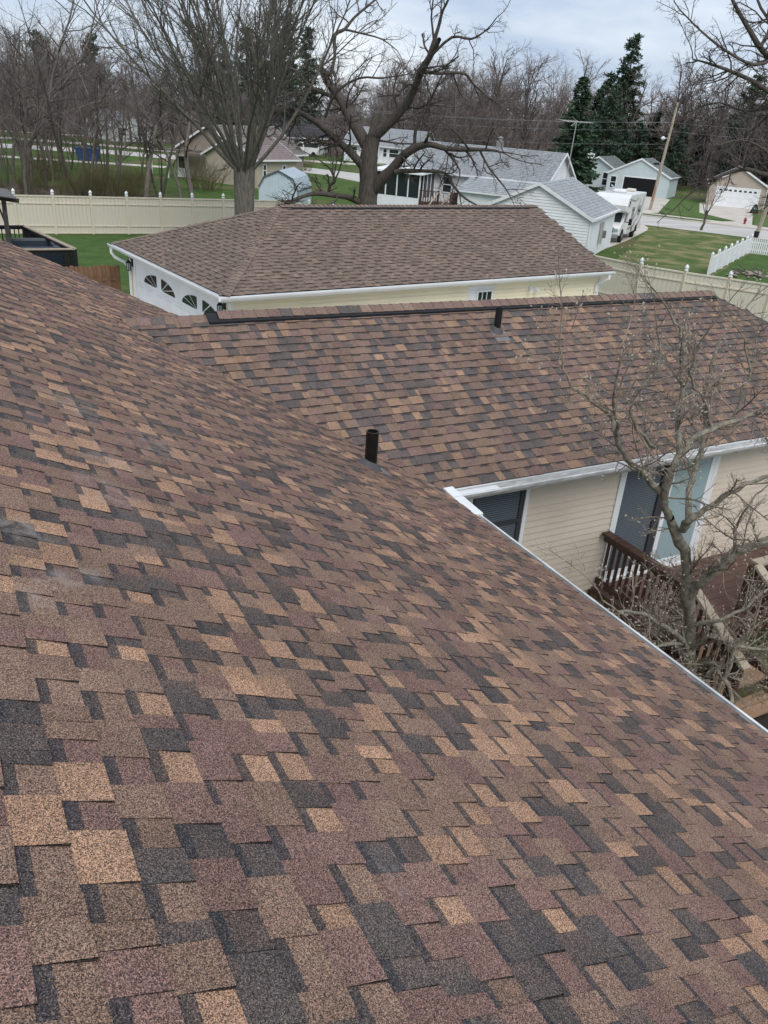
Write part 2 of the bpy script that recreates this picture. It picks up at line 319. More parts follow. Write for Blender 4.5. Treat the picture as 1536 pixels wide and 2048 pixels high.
# ------------------------------------------------------------------ shingle courses
BROWN, PLUM, TAN, CHAR, SHADOW, EDGE = (.205, .131, .098), (.180, .105, .092), (.365, .218, .142), (.064, .058, .060), (.042, .041, .047), (.03, .026, .025)  # slot band: dark granules printed along the upslope edge of recessed slots
PAL_A = [(BROWN, .42), (PLUM, .27), (TAN, .17), (CHAR, .14)]
PAL_B = [((.188, .126, .098), .42), ((.160, .104, .094), .26), ((.28, .178, .120), .12), ((.080, .074, .077), .20)]
PAL_G = [((.178, .134, .110), .55), ((.158, .119, .101), .3), ((.200, .150, .120), .15)]
def pick(r, pal):
    u = r.random(); a = 0
    for c, w in pal:
        a += w
        if u < a: return c
    return pal[-1][0]
def shingle_pieces(org, S, T, s0, s1, n, keep, pal, seed, expo=.143, tab=(.11, .19), gap=(.08, .155), band=.042, h_tab=.010, h_slot=.004, dark_slots=.16, band_col=SHADOW, lift=.003):
    r = rng(seed); org, S, T = map(lambda a: np.array(a, float), (org, S, T)); Nn = np.cross(S, T); out = []
    P = lambda s, t, h: tuple(org + S * s + T * t + Nn * (h + lift))
    for k in range(n):
        t0 = k * expo; t1 = t0 + expo; s = s0 - r.random() * .3; up = r.random() < .5; wav = r.uniform(0, 6.28)
        while s < s1:
            w = r.uniform(*tab) if up else r.uniform(*gap); a, b = s, s + w; s = b
            if not keep((a + b) / 2, (t0 + t1) / 2): up = not up; continue
            h = h_tab if up else h_slot; c = pick(r, pal)
            if not up and r.random() < dark_slots: c = pal[-1][0]
            v = r.uniform(.86, 1.16); c = tuple(x * v for x in c)
            jb = r.uniform(-.003, .003); tb = t0 + jb + .003 * math.sin(wav + s * 2.2); top = t1 + .022; ht = .0008
            q = []; cols = []
            def Q(p4, c4): q.append(p4); cols.append(c4)
            def G(c_, k_): m_ = r.uniform(0, k_); v_ = r.uniform(.9, 1.1); return tuple((x_ * (1 - m_) + y_ * m_) * v_ for x_, y_ in zip(c_, base))
            base = pal[0][0]
            hb = lambda t: h + (ht - h) * (t - tb) / (top - tb)
            tm = t1 - band + r.uniform(-.006, .006) if not up else top
            cuts = [a, b]
            if w > .15 and r.random() < .45: m = a + w * r.uniform(.3, .7); cuts = [a, m, b]
            cc = c
            for i in range(len(cuts) - 1):
                x0, x1 = cuts[i], cuts[i + 1]
                if i: 
                    c2 = pick(r, pal); v = r.uniform(.86, 1.16); cc = tuple(x * v for x in c2)
                j0, j1 = (r.uniform(-.004, .004) for _ in '12')
                Q((P(x0 + j0, tb, h), P(x1 + j1, tb, h), P(x1, tm, hb(tm)), P(x0, tm, hb(tm))), [G(cc, .25), G(cc, .5), G(cc, .45), G(cc, .3)])
                if not up: Q((P(x0, tm, hb(tm)), P(x1, tm, hb(tm)), P(x1, top, ht), P(x0, top, ht)), [tuple(.8 * y + .2 * z for y, z in zip(band_col, cc))] * 2 + [tuple(band_col)] * 2)
            Q((P(a, tb, -.002), P(b, tb, -.002), P(b, tb, h), P(a, tb, h)), EDGE)
            if up:
                Q((P(a, top, ht), P(a, top, -.002), P(a, tb, -.002), P(a, tb, h)), EDGE); Q((P(b, tb, h), P(b, tb, -.002), P(b, top, -.002), P(b, top, ht)), EDGE)
            out.append((org + S * ((a + b) / 2) + T * t0, q, cols)); up = not up
    return out
def in_view(p, m=1.0):
    d = Vector(p) - Vector((0, 0, EYE)); z = d.dot(FW)
    if z < .1: return False
    x, y = d.dot(RT) / z * 1620, d.dot(DN) / z * 1620
    return abs(x) < 768 * m and abs(y) < 1024 * m
def lay_shingles(pieces, parent, material, singles=300, name='shingle'):
    """the pieces that show largest become objects of their own, the rest one joined part"""
    vis = sorted((np.linalg.norm(p[0] - np.array((0, 0, EYE))), i) for i, p in enumerate(pieces) if in_view(p[0], .985))
    first = set(i for _, i in vis[:singles]); rest = MB()
    for i, (c, q, cols) in enumerate(pieces):
        if i in first:
            b = MB()
            for p4, cc in zip(q, cols): b.quad(*[tuple(np.array(p) - c) for p in p4], col=cc)
            link(name, b.mesh(name, material), parent, loc=tuple(c))
        else:
            for p4, cc in zip(q, cols): rest.quad(*p4, col=cc)
    if rest.v: tag(rest.build(name + '_courses', material, parent), kind='stuff')

# ------------------------------------------------------------------ the shingled house in front
TS = .4813; SA = math.atan(TS); CA, SN = math.cos(SA), math.sin(SA)
EX, EY, EZ = 4.97, 7.28, 3.22           # eave of the main slope (x), eave of the wing (y), eave height
RX = -1.15; RYW = 10.29; FARY = 13.45; RZW = EZ + (RYW - EY) * TS; RZA = EZ + (EX - RX) * TS
house = thing('shingled_house', 'beige house with mottled brown shingle roof and a wing behind its valley', 'house')
rf = MB(); UC = (.05, .045, .045)
e = .02
rf.prism([(EX, -1.5, EZ), (EX, FARY, EZ), (RX, FARY, RZA), (RX, -1.5, RZA)], (0, 0, -.11))
rf.prism([(RX - .001, -1.5, RZA), (RX - .001, FARY, RZA), (RX - 6.1, FARY, EZ), (RX - 6.1, -1.5, EZ)], (0, 0, -.11))
HX = 12.42
rf.add([(2.0, RYW, RZW), (HX, RYW, RZW), (15.43, EY, EZ), (4.9, EY, EZ)], [(3, 2, 1, 0)])
rf.add([(2.0, RYW, RZW), (HX, RYW, RZW), (15.43, 2 * RYW - EY, EZ), (4.9, 2 * RYW - EY, EZ)], [(0, 1, 2, 3)])
rf.add([(HX, RYW, RZW), (15.43, EY, EZ), (15.43, 2 * RYW - EY, EZ)], [(0, 1, 2)])
roof = rf.build('roof', UNDERLAY, house)
pa = shingle_pieces((EX + .015, 0, EZ), (0, 1, 0), (-CA, 0, SN), -1.0, FARY, 47,
                    lambda s, t: s < FARY and min(s - EY, 2 * RYW - EY - s) - t * CA < .15, PAL_A, 11)
pb = shingle_pieces((0, EY - .015, EZ), (1, 0, 0), (0, CA, SN), 1.8, 15.5, 23,
                    lambda s, t: s > EX - t * CA - .12 and s < 15.43 - t * CA - .05 and t * CA < RYW - EY - .02, PAL_B, 12, dark_slots=.2, band=.03, h_tab=.014, h_slot=.011, tab=(.1, .22), gap=(.08, .2))
lay_shingles(pa + pb, roof, SHINGLE)
# ridge caps over the wing ridge, raised by the black ridge vent
def cap_piece(x0, x1, lift, c):
    b = MB(); w = .135
    for a, zz in ((0, 0),):
        p = lambda x, y, z: (x, RYW + y, RZW + z)
        h0, h1 = lift + .012, lift + .004
        ys = (-w, -.025, .025, w); zs = (-w * TS, .0, .0, -w * TS)
        for i in range(3): b.quad(p(x0, ys[i], zs[i] + h0), p(x1, ys[i], zs[i] + h1), p(x1, ys[i + 1], zs[i + 1] + h1), p(x0, ys[i + 1], zs[i + 1] + h0), col=c)
        for i in range(3): b.quad(p(x0, ys[i], zs[i] + h0 - .012), p(x0, ys[i], zs[i] + h0), p(x0, ys[i + 1], zs[i + 1] + h0), p(x0, ys[i + 1], zs[i + 1] + h0 - .012), col=EDGE)
        for y, z in ((-w, -w * TS), (w, -w * TS)): b.quad(p(x0, y, z + h0 - .01), p(x1, y, z + h1 - .01), p(x1, y, z + h1), p(x0, y, z + h0), col=EDGE)
    return b
r = rng(5); x = 2.0
while x < 12.36:
    c = (BROWN, PLUM, BROWN, CHAR)[r.choice((0, 0, 1, 1, 2, 2, 3))]; v = r.uniform(.9, 1.2); l = .052 if x > 3.05 else .012
    cap_piece(x, min(x + .2, 12.42), l, tuple((q * .7 + z_ * .3) * v for q, z_ in zip(c, (.19, .155, .14)))).build('ridge_cap', SHINGLE, roof); x += .172
b = MB(); w = .172
for sgn in (-1, 1):
    b.loft([[(xx, RYW + sgn * .01, RZW + .05), (xx, RYW + sgn * w, RZW - w * TS + .05), (xx, RYW + sgn * w, RZW - w * TS + .006), (xx, RYW + sgn * .01, RZW + .008)] for xx in (3.06, 12.44)])
b.build('ridge_vent', BLACK, roof)
BOOT = mat('grey_rubber_boot', (.07, .072, .075), .6)
# vent pipes
def vent_pipe(x, y, z, rad, h, m, slope_dir):
    b = MB(); b.lathe([(rad, -.12), (rad, h), (rad * 1.06, h + .004), (rad * .82, h + .004), (rad * .8, h - .12)], 20)
    pipe = link('vent_pipe', b.mesh('vent_pipe', m, False), house, loc=(x, y, z))
    b = MB(); sx, sy = slope_dir; tilt = lambda p: (p[0], p[1], p[2] - (p[0] * sx + p[1] * sy) * TS)
    prof = [(rad * 2.1, .012), (rad * 2.0, .02), (rad * 1.25, .075), (rad * 1.04, .085)]
    b.loft([[tilt((q * math.cos(2 * math.pi * k / 20), q * math.sin(2 * math.pi * k / 20), zz)) for k in range(20)] for q, zz in prof])
    link('pipe_boot', b.mesh('pipe_boot', BOOT), pipe)
    b = MB(); q = .12; ox, oy = sx * .10, sy * .10
    b.loft([[tilt((ox + a, oy + c, zz)) for a, c in ((-q, -q), (q, -q), (q, q), (-q, q))] for zz in (.010, .021)])
    link('flashing', b.mesh('flashing', LEAD), pipe)
vent_pipe(3.88, 7.08, EZ + (EX - 3.88) * TS, .068, .42, IRON, (1, 0))
vent_pipe(7.31, 9.72, EZ + (9.72 - EY) * TS, .052, .36, BLACK, (0, -1))
# gutters: open troughs with a front lip
def trough(name, a, b_, out, w=.125, h=.115):
    a, b_, out = (np.array(q, float) for q in (a, b_, out)); z = np.array((0, 0, 1.))
    prof = [(0, -.005), (0, -h), (w * .55, -h), (w, -h * .45), (w + .012, -.012), (w + .012, 0), (w - .012, 0), (w - .012, -.008), (w * .93, -.012), (w - .012, -h * .43), (w * .5, -h + .006), (.006, -h + .006), (.006, -.005)]
    m = MB(); m.loft([[q + out * u + z * v for u, v in prof] for q in (a, b_)]); return m.build(name, GUTTER, house)
trough('gutter', (5.12, EY - .005, EZ - .035), (15.43, EY - .005, EZ - .035), (0, -1, 0))
trough('gutter', (EX + .004, -1.5, EZ - .03), (EX + .004, 7.02, EZ - .03), (1, 0, 0), w=.112)
b = MB(); r = rng(8)
for i in range(150):
    xx = r.uniform(5.5, 15); yy = EY - .022 - r.random() * .045; l = r.uniform(.01, .1); s = r.uniform(.004, .016)
    b.prism([(xx - l, yy - s, EZ - .144), (xx, yy - s * 1.3, EZ - .144), (xx + l, yy, EZ - .144), (xx, yy + s, EZ - .144)], (0, 0, .012))
for i in range(420):
    yy = r.uniform(-1.4, 6.9); xx = EX + .03 + r.random() * .06; l = r.uniform(.015, .06); s = r.uniform(.006, .02)
    b.prism([(xx - s, yy - l, EZ - .138), (xx + s, yy - l, EZ - .138), (xx + s * .6, yy + l, EZ - .138), (xx - s * .8, yy + l * .8, EZ - .138)], (0, 0, .03))
tag(b.build('gutter_debris', DIRT, house), kind='stuff')
b = MB(); b.box((4.95, EY - .012, EZ - .028), (15.43, EY + .05, EZ - .004)); b.box((EX - .06, -1.5, EZ - .024), (EX - .004, FARY, EZ - .003)); b.build('drip_edge', WHITE, house)
# white gutter end and diverter where the two eaves meet
b = MB()
b.loft([[(4.97, 7.02, EZ - .14), (5.1, 7.02, EZ - .14), (5.1, 7.02, EZ + .03), (4.97, 7.02, EZ + .03)], [(4.97, 7.24, EZ - .13), (5.1, 7.24, EZ - .13), (5.1, 7.24, EZ + .05), (4.97, 7.24, EZ + .05)]])
b.loft([[(5.0, 6.62, EZ - .14), (5.13, 6.62, EZ - .13), (5.13, 6.62, EZ - .02), (5.0, 6.62, EZ - .02)], [(4.98, 7.016, EZ - .14), (5.11, 7.016, EZ - .14), (5.11, 7.016, EZ + .02), (4.98, 7.016, EZ + .02)]])
b.build('gutter_end_box', WHITE, house)
b = MB(); b.box((5.103, 7.13, EZ - .048), (5.75, 7.262, EZ - .036)); b.build('diverter_plate', WHITE, house)
b = MB(); b.box((4.6, EY + .0, EZ - .16), (15.4, EY + .02, EZ - .03)); b.box((4.6, EY + .022, EZ - .17), (15.4, 7.62, EZ - .15))
b.box((4.66, -1.5, EZ - .17), (4.93, 7.26, EZ - .15)); b.build('soffit', WHITE, house)
# wing wall with lapped siding
WY = 7.62
b = MB(); b.box((4.62, WY, 0), (14.95, WY + .15, EZ - .15)); b.box((4.5, -1.5, 0), (4.62, FARY - .3, EZ - .12)); b.box((14.8, WY + .15, 0), (14.95, 12.9, EZ - .1)); b.build('wall', BEIGE, house)
WIN = (5.62, 6.60, 1.86, 3.04); DOOR = (8.22, 10.26, 1.0, 3.02)
zz = .95
def board_run(x0, x1, z, hh=.0925):
    b = MB(); b.add([(x0, WY - .030, z), (x1, WY - .030, z), (x1, WY - .016, z + hh), (x0, WY - .016, z + hh), (x0, WY, z), (x1, WY, z), (x1, WY, z + hh), (x0, WY, z + hh)], [(0, 1, 2, 3), (4, 5, 1, 0), (1, 5, 6, 2), (4, 0, 3, 7), (3, 2, 6, 7)])
    return b
while zz < 3.0:
    cuts = [(4.64, WIN[0]), (WIN[1], DOOR[0]), (DOOR[1], 14.9)] if zz + .1 > WIN[2] else [(4.64, DOOR[0]), (DOOR[1], 14.9)]
    for x0, x1 in cuts: board_run(x0, x1, zz).build('siding_board', BEIGE, house)
    zz += .1
# double-hung window with blinds
fx0, fx1, fz0, fz1 = WIN
win = MB()
for lo, hi in (((fx0, WY - .045, fz0), (fx0 + .06, WY + .02, fz1)), ((fx1 - .06, WY - .045, fz0), (fx1, WY + .02, fz1)), ((fx0 + .06, WY - .045, fz0), (fx1 - .06, WY + .02, fz0 + .06)), ((fx0 + .06, WY - .045, fz1 - .05), (fx1 - .06, WY + .02, fz1))): win.box(lo, hi)
win = win.build('window', WHITE_V, house)
b = MB(); a0, a1, c0, c1 = fx0 + .06, fx1 - .06, fz0 + .06, fz1 - .05; mid = (c0 + c1) / 2 - .05
for lo, hi in (((a0, WY - .03, c0), (a0 + .05, WY - .002, c1)), ((a1 - .07, WY - .03, c0), (a1, WY - .002, c1)), ((a0 + .05, WY - .036, mid - .025), (a1 - .07, WY - .002, mid + .025)), ((a0 + .05, WY - .03, c0), (a1 - .07, WY - .002, c0 + .05))): b.box(lo, hi)
b.build('sash', FRAME_D, win)
b = MB(); b.box((a0, WY - .006, c0), (a1, WY - .0035, c1)); b.build('pane', GLASS, win)
def slats(x0, x1, z0, z1, y, parent, m, p=.032):
    b = MB(); z = z0
    while z < z1: b.add([(x0, y - .004, z), (x1, y - .004, z), (x1, y, z + p * .72), (x0, y, z + p * .72)], [(0, 1, 2, 3)]); z += p
    tag(b.build('blind_slats', m, parent), kind='stuff')
slats(a0 + .05, a1 - .07, c0 + .05, c1, WY - .008, win, BLIND)
# sliding patio door
d0, d1, dz0, dz1 = DOOR
b = MB()
for lo, hi in (((d0, WY - .05, dz0), (d0 + .09, WY + .02, dz1)), ((d1 - .09, WY - .05, dz0), (d1, WY + .02, dz1)), ((d0 + .09, WY - .05, dz1 - .08), (d1 - .09, WY + .02, dz1)), ((d0 + .09, WY - .06, dz0), (d1 - .09, WY + .02, dz0 + .05))): b.box(lo, hi)
door = b.build('sliding_door', WHITE_V, house)
def door_panel(x0, x1, y, fr, fm, gm, slat):
    b = MB(); z0, z1 = dz0 + .05, dz1 - .08
    for lo, hi in (((x0, y, z0), (x0 + fr, y + .035, z1)), ((x1 - fr, y, z0), (x1, y + .035, z1)), ((x0 + fr, y, z0), (x1 - fr, y + .035, z0 + .13)), ((x0 + fr, y, z1 - .06), (x1 - fr, y + .035, z1))): b.box(lo, hi)
    p = b.build('door_panel', fm, door)
    b = MB(); b.box((x0 + fr, y + .012, z0 + .13), (x1 - fr, y + .02, z1 - .06)); b.build('pane', gm, door)
    if slat: slats(x0 + fr, x1 - fr, z0 + .14, z1 - .07, y + .0115, door, BLIND, .03)
door_panel(d0 + .09, d0 + 1.0, WY - .022, .05, WHITE_V, GLASS, True)
b = MB(); b.box((d0 + .86, WY - .05, dz0 + .05), (d0 + 1.0, WY - .025, dz1 - .08)); b.build('screen_stile', FRAME_D, door)
door_panel(d0 + 1.02, d1 - .09, WY - .045, .085, WHITE_V, GLASS_L, False)
b = MB(); b.bevbox((7.98, WY - .09, 2.86), (8.14, WY - .016, 2.95), .01); b.build('wall_vent', BEIGE, house)

# ------------------------------------------------------------------ brown deck by the patio door
deck = thing('patio_deck', 'dark brown railed deck with tan steps outside the sliding patio door', 'deck', (8.1, 6.0, 0))
D0 = np.array((8.1, 6.0, 0.))
def dk(b, name, m, par=None): 
    b.v = [tuple(np.array(p) - D0) for p in b.v]; return b.build(name, m, par or deck)
y = 6.02
while y < 7.5:
    b = MB(); b.box((8.1, y, .965), (14.9, y + .135, 1.0)); dk(b, 'deck_board', DECK_F); y += .142
b = MB(); b.box((8.08, 5.98, .74), (14.9, 6.015, .96)); b.box((8.06, 5.98, .74), (8.098, 7.58, .96)); dk(b, 'rim_joist', DECK)
def rail_run(p, q, z, step=.115, cap=True):
    p, q = np.array(p, float), np.array(q, float); d = unit(q - p); L_ = np.linalg.norm(q - p)
    b = MB(); b.obar((*p, z + .02), (*(q), z + .02), .15, .038); dk(b, 'top_rail', RAILCAP if not cap else DECK)
    b = MB(); b.obar((*p, z - .06), (*q, z - .06), .04, .09); b.obar((*p, 1.12), (*q, 1.12), .04, .09); dk(b, 'rail_beam', DECK)
    k = step
    while k < L_ - .05:
        c = p + d * k; b = MB(); b.box((c[0] - .018, c[1] - .018, 1.05), (c[0] + .018, c[1] + .018, z - .015)); dk(b, 'baluster', DECK); k += step
def post(x, y, z0, z1, s=.09, m=None):
    b = MB(); b.box((x - s / 2, y - s / 2, z0), (x + s / 2, y + s / 2, z1)); dk(b, 'deck_post', m or DECK)
rail_run((8.14, 7.56), (8.14, 6.06), 1.9)
rail_run((9.55, 6.06), (14.8, 6.06), 1.9, cap=False)
for x, y in ((8.14, 6.06), (9.52, 6.06), (11.3, 6.06), (13.0, 6.06), (14.8, 6.06)): post(x, y, 0, 1.9)
for i, (y0, z) in enumerate(((5.66, .77), (5.32, .52), (4.98, .27))):
    for h in (0, 1):
        b = MB(); b.box((8.28, y0 + h * .172, z - .035), (9.46, y0 + h * .172 + .165, z)); dk(b, 'stair_tread', TREAD)
    b = MB(); b.box((8.3, y0 + .31, z - .24), (9.44, y0 + .334, z - .036)); dk(b, 'stair_riser', DECK)
for x in (8.22, 9.52):
    b = MB(); b.prism([(x - .02, 6.0, .72), (x - .02, 6.0, .95), (x - .02, 4.95, .2), (x - .02, 4.95, .0)], (.04, 0, 0)); dk(b, 'stair_stringer', DECK)
    post(x, 5.0, 0, 1.25)
    b = MB(); b.obar((x, 6.0, 1.93), (x, 4.9, 1.3), .14, .038); dk(b, 'hand_rail', RAILCAP)
    for i in range(8):
        y = 5.85 - i * .11; zc = 1.9 - (6.0 - y) * .573; b = MB(); b.box((x - .018, y - .018, zc - .98 + .1), (x + .018, y + .018, zc)); dk(b, 'baluster', DECK)

# ------------------------------------------------------------------ yellow garage with hip roof
GW, GL, GE, GR, GH = 8.1, 14.6, 2.85, 4.45, 3.75
gar = thing('garage', 'pale yellow garage with brown hip roof and white door with fan windows', 'garage', (6.34, 19.69, 0), R(7.35))
gs = (GR - GE) / (GW / 2); gc = 1 / math.hypot(1, gs); gn = gs * gc; gl_ = math.hypot(GW / 2, GR - GE)
b = MB()
b.prism([(0, 0, GE), (GL, 0, GE), (GL, GW / 2, GR), (GH, GW / 2, GR)], (0, 0, -.08))
b.prism([(0, GW, GE), (GH, GW / 2, GR), (GL, GW / 2, GR), (GL, GW, GE)], (0, 0, -.08))
b.prism([(0, 0, GE), (GH, GW / 2, GR), (0, GW, GE)], (0, 0, -.08))
groof = b.build('roof', UNDERLAY, gar)
Mg = Matrix.Translation((6.34, 19.69, 0)) @ Matrix.Rotation(R(7.35), 4, 'Z')
hg = (GR - GE) / GH; hc = 1 / math.hypot(1, hg)
pg = shingle_pieces((0, -.02, GE), (1, 0, 0), (0, gc, gn), 0, GL, 28, lambda s, t: s > t * gc * GH / (GW / 2) + .02 and s < GL and t < gl_, PAL_G, 31, expo=.155, tab=(.2, .34), gap=(.17, .3), band=.05, h_tab=.016, h_slot=.005, dark_slots=0, band_col=(.075, .055, .048), lift=.002)
ph = shingle_pieces((-.02, GW, GE), (0, -1, 0), (hc, 0, hg * hc), 0, GW, 27, lambda s, t: (GW / 2 - abs(s - GW / 2)) > t * hc * (GW / 2) / GH + .02, PAL_G, 32, expo=.155, tab=(.2, .34), gap=(.17, .3), band=.05, h_tab=.016, h_slot=.005, dark_slots=0, band_col=(.075, .055, .048), lift=.002)
vis = []
allg = pg + ph
rest = MB()
order = sorted(range(len(allg)), key=lambda i: (Mg @ Vector(allg[i][0]) - Vector((0, 0, EYE))).length if in_view(Mg @ Vector(allg[i][0]), .99) else 1e6)[:300]
for i, (c, q, cols) in enumerate(allg):
    if i in order[:0] or i in set(order):
        b = MB()
        for p4, cc in zip(q, cols): b.quad(*[tuple(np.array(p) - c) for p in p4], col=cc)
        link('shingle', b.mesh('shingle', SHINGLE_G), groof, loc=tuple(c))
    else:
        for p4, cc in zip(q, cols): rest.quad(*p4, col=cc)
tag(rest.build('shingle_courses', SHINGLE_G, groof), kind='stuff')
# hip and ridge caps
def cap_line(p, q, n1, n2, step, w, parent, pal, seed, lift=.02, material=SHINGLE_G):
    p, q = np.array(p, float), np.array(q, float); d = unit(q - p); L_ = np.linalg.norm(q - p); k = 0; r = rng(seed)
    while k < L_ - .05:
        a = p + d * k; c_ = p + d * min(k + step * 1.25, L_); v = r.uniform(.9, 1.12); col = tuple(x * v for x in r.choice(pal)); b = MB(); up = np.array((0, 0, 1.))
        h0, h1 = lift + .014, lift + .003
        for n in (n1, n2):
            n = np.array(n, float)
            b.quad(a + up * h0, c_ + up * h1, c_ + n * w + up * h1, a + n * w + up * h0, col=col); b.quad(a + up * h0, a + n * w + up * h0, a + n * w + up * (h0 - .014), a + up * (h0 - .014), col=EDGE)
            b.quad(a + n * w + up * h0, c_ + n * w + up * h1, c_ + n * w + up * (h1 - .01), a + n * w + up * (h0 - .014), col=EDGE)
        o_ = b.build('ridge_cap', material, parent); k += step
GC = [(.20, .15, .122), (.182, .137, .113)]
hipd = unit((GH, GW / 2, GR - GE))
nA = unit(np.cross(np.cross((1, 0, 0), (0, gc, gn)), hipd)); nB = unit(np.cross(hipd, np.cross((0, -1, 0), (hc, 0, hg * hc))))
if nA[0] < 0: nA = -nA
if nB[0] > 0: nB = -nB
cap_line((0, 0, GE), (GH, GW / 2, GR), nA, nB, .17, .15, groof, GC, 41)
nC = nB * (1, -1, 1); nD = nA * (1, -1, 1)
cap_line((0, GW, GE), (GH, GW / 2, GR), nC, nD, .17, .15, groof, GC, 42)
cap_line((GH, GW / 2, GR), (GL, GW / 2, GR), (0, -gc, -gn), (0, gc, -gn), .17, .15, groof, GC, 43, lift=.045)
b = MB()
for sg in (-1, 1): b.loft([[(x, GW / 2 + sg * .005, GR + .05), (x, GW / 2 + sg * .19, GR - .19 * gs + .05), (x, GW / 2 + sg * .19, GR - .19 * gs + .005), (x, GW / 2 + sg * .005, GR + .01)] for x in (GH + .35, GL - .55)])
b.build('ridge_vent', BLACK, groof)
# walls inset under the eaves, lapped siding on the two faces in view
WI = .4
b = MB(); b.prism([(WI, WI, 0), (GL - .15, WI, 0), (GL - .15, GW - WI, 0), (WI, GW - WI, 0)], (0, 0, GE - .1)); b.prism([(GL - .15, WI, GE - .1), (GL - .15, GW - WI, GE - .1), (GL - .15, GW / 2, GR - .25)], (-.1, 0, 0)); b.build('wall', CREAM, gar)
zz = .1
while zz < GE - .2:
    e = .115
    for x0, x1 in (((WI, GL - .15),) if zz + e < .3 or zz > 2.5 else ((WI, 8.38), (9.44, GL - .15))):
        b = MB(); b.add([(x0, WI - .028, zz), (x1, WI - .028, zz), (x1, WI - .014, zz + e - .009), (x0, WI - .014, zz + e - .009), (x0, WI, zz), (x1, WI, zz)], [(0, 1, 2, 3), (4, 5, 1, 0)]); b.build('siding_board', CREAM, gar)
    for y0, y1 in ((WI, 1.0), (7.3, GW - WI)):
        b = MB(); b.add([(WI - .016, y1, zz), (WI - .016, y0, zz), (WI - .004, y0, zz + e), (WI - .004, y1, zz + e), (WI, y1, zz), (WI, y0, zz)], [(0, 1, 2, 3), (4, 5, 1, 0)]); b.build('siding_board', CREAM, gar)
    zz += e
b = MB()
for x, y in ((WI, WI), (GL - .15, WI), (WI, GW - WI)): b = MB(); b.box((x - .04, y - .04, 0), (x + .05, y + .05, GE - .12)); b.build('corner_trim', WHITE_V, gar)
b = MB(); b.box((.02, .03, GE - .12), (GL, WI + .05, GE - .1)); b.box((.02, WI + .051, GE - .12), (WI + .05, GW - .03, GE - .1)); b.box((0, -.005, GE - .17), (GL, .018, GE - .035)); b.box((-.005, .02, GE - .17), (.018, GW, GE - .035)); b.build('soffit', WHITE, gar)
def gtrough(a, b_, out, w=.13, h=.12):
    a, b_, out = (np.array(q, float) for q in (a, b_, out)); z = np.array((0, 0, 1.))
    prof = [(0, -.005), (0, -h), (w * .55, -h), (w, -h * .45), (w + .012, -.012), (w + .012, 0), (w - .012, 0), (w - .012, -.008), (w * .93, -.012), (w - .012, -h * .43), (w * .5, -h + .006), (.006, -h + .006), (.006, -.005)]
    m = MB(); m.loft([[q + out * u + z * v for u, v in prof] for q in (a, b_)]); m.build('gutter', WHITE, gar)
gtrough((-.14, -.006, GE - .015), (GL + .02, -.006, GE - .015), (0, -1, 0)); gtrough((-.006, GW + .14, GE - .015), (-.006, -.004, GE - .015), (-1, 0, 0))
b = MB(); b.tube([(-.07, GW + .0, GE - .12), (-.07, GW + .0, GE - .28), (.02, GW - .04, GE - .42), (.26, GW - .28, GE - .55), (WI - .06, GW - WI - .06, GE - .75), (WI - .06, GW - WI - .06, .1)], .05, 8); b.build('downspout', WHITE, gar)
b = MB(); b.tube([(GL - .2, -.07, GE - .12), (GL - .2, -.07, GE - .25), (GL - .25, .12, GE - .38), (GL - .3, WI - .07, GE - .5), (GL - .3, WI - .07, .1)], .05, 8); b.build('downspout', WHITE, gar)
# overhead door on the hip side: panels, with quarter-fan lights in the top row
DY0, DY1, DZ = 1.1, 7.2, 2.44
b = MB(); b.box((WI - .05, DY1, 0), (WI - .002, DY1 + .14, DZ + .14)); b.box((WI - .05, DY0 - .14, 0), (WI - .002, DY0, DZ + .14)); b.box((WI - .05, DY0, DZ + .002), (WI - .002, DY1, DZ + .14)); gd = b.build('garage_door', WHITE_V, gar)
ph_ = DZ / 4
for k in range(4):
    b = MB(); b.bevbox((WI - .035, DY0 + .004, k * ph_ + .004), (WI - .004, DY1 - .004, (k + 1) * ph_ - .004), .006); b.build('door_section', WHITE_V, gd)
    nP = 8; pw = (DY1 - DY0) / nP
    if k < 3:
        for i in range(nP):
            b = MB(); y0 = DY0 + i * pw; b.bevbox((WI - .043, y0 + .1, k * ph_ + .09), (WI - .034, y0 + pw - .1, (k + 1) * ph_ - .09), .004); b.build('door_panel', WHITE_V, gd)
def fan(yc, sgn, rad_y, rad_z):
    """quarter fan of three dark panes around a centre at its lower inner corner"""
    zc = DZ - ph_ + .1
    for a0, a1 in ((2, 28), (32, 58), (62, 88)):
        b = MB(); pts = [(WI - .046, yc + sgn * .1 * rad_y * math.cos(R((a0 + a1) / 2)), zc + .1 * rad_z * math.sin(R((a0 + a1) / 2)))]
        for k in range(6):
            a = R(a0 + (a1 - a0) * k / 5); pts.append((WI - .046, yc + sgn * rad_y * math.cos(a), zc + rad_z * math.sin(a)))
        if sgn > 0: pts = pts[::-1]
        b.prism(pts, (.011, 0, 0)); b.build('pane', GLASS, gd)
for yc, sg in ((5.42, 1), (5.10, -1), (2.48, 1), (2.16, -1)): fan(yc, sg, 1.05, .36)
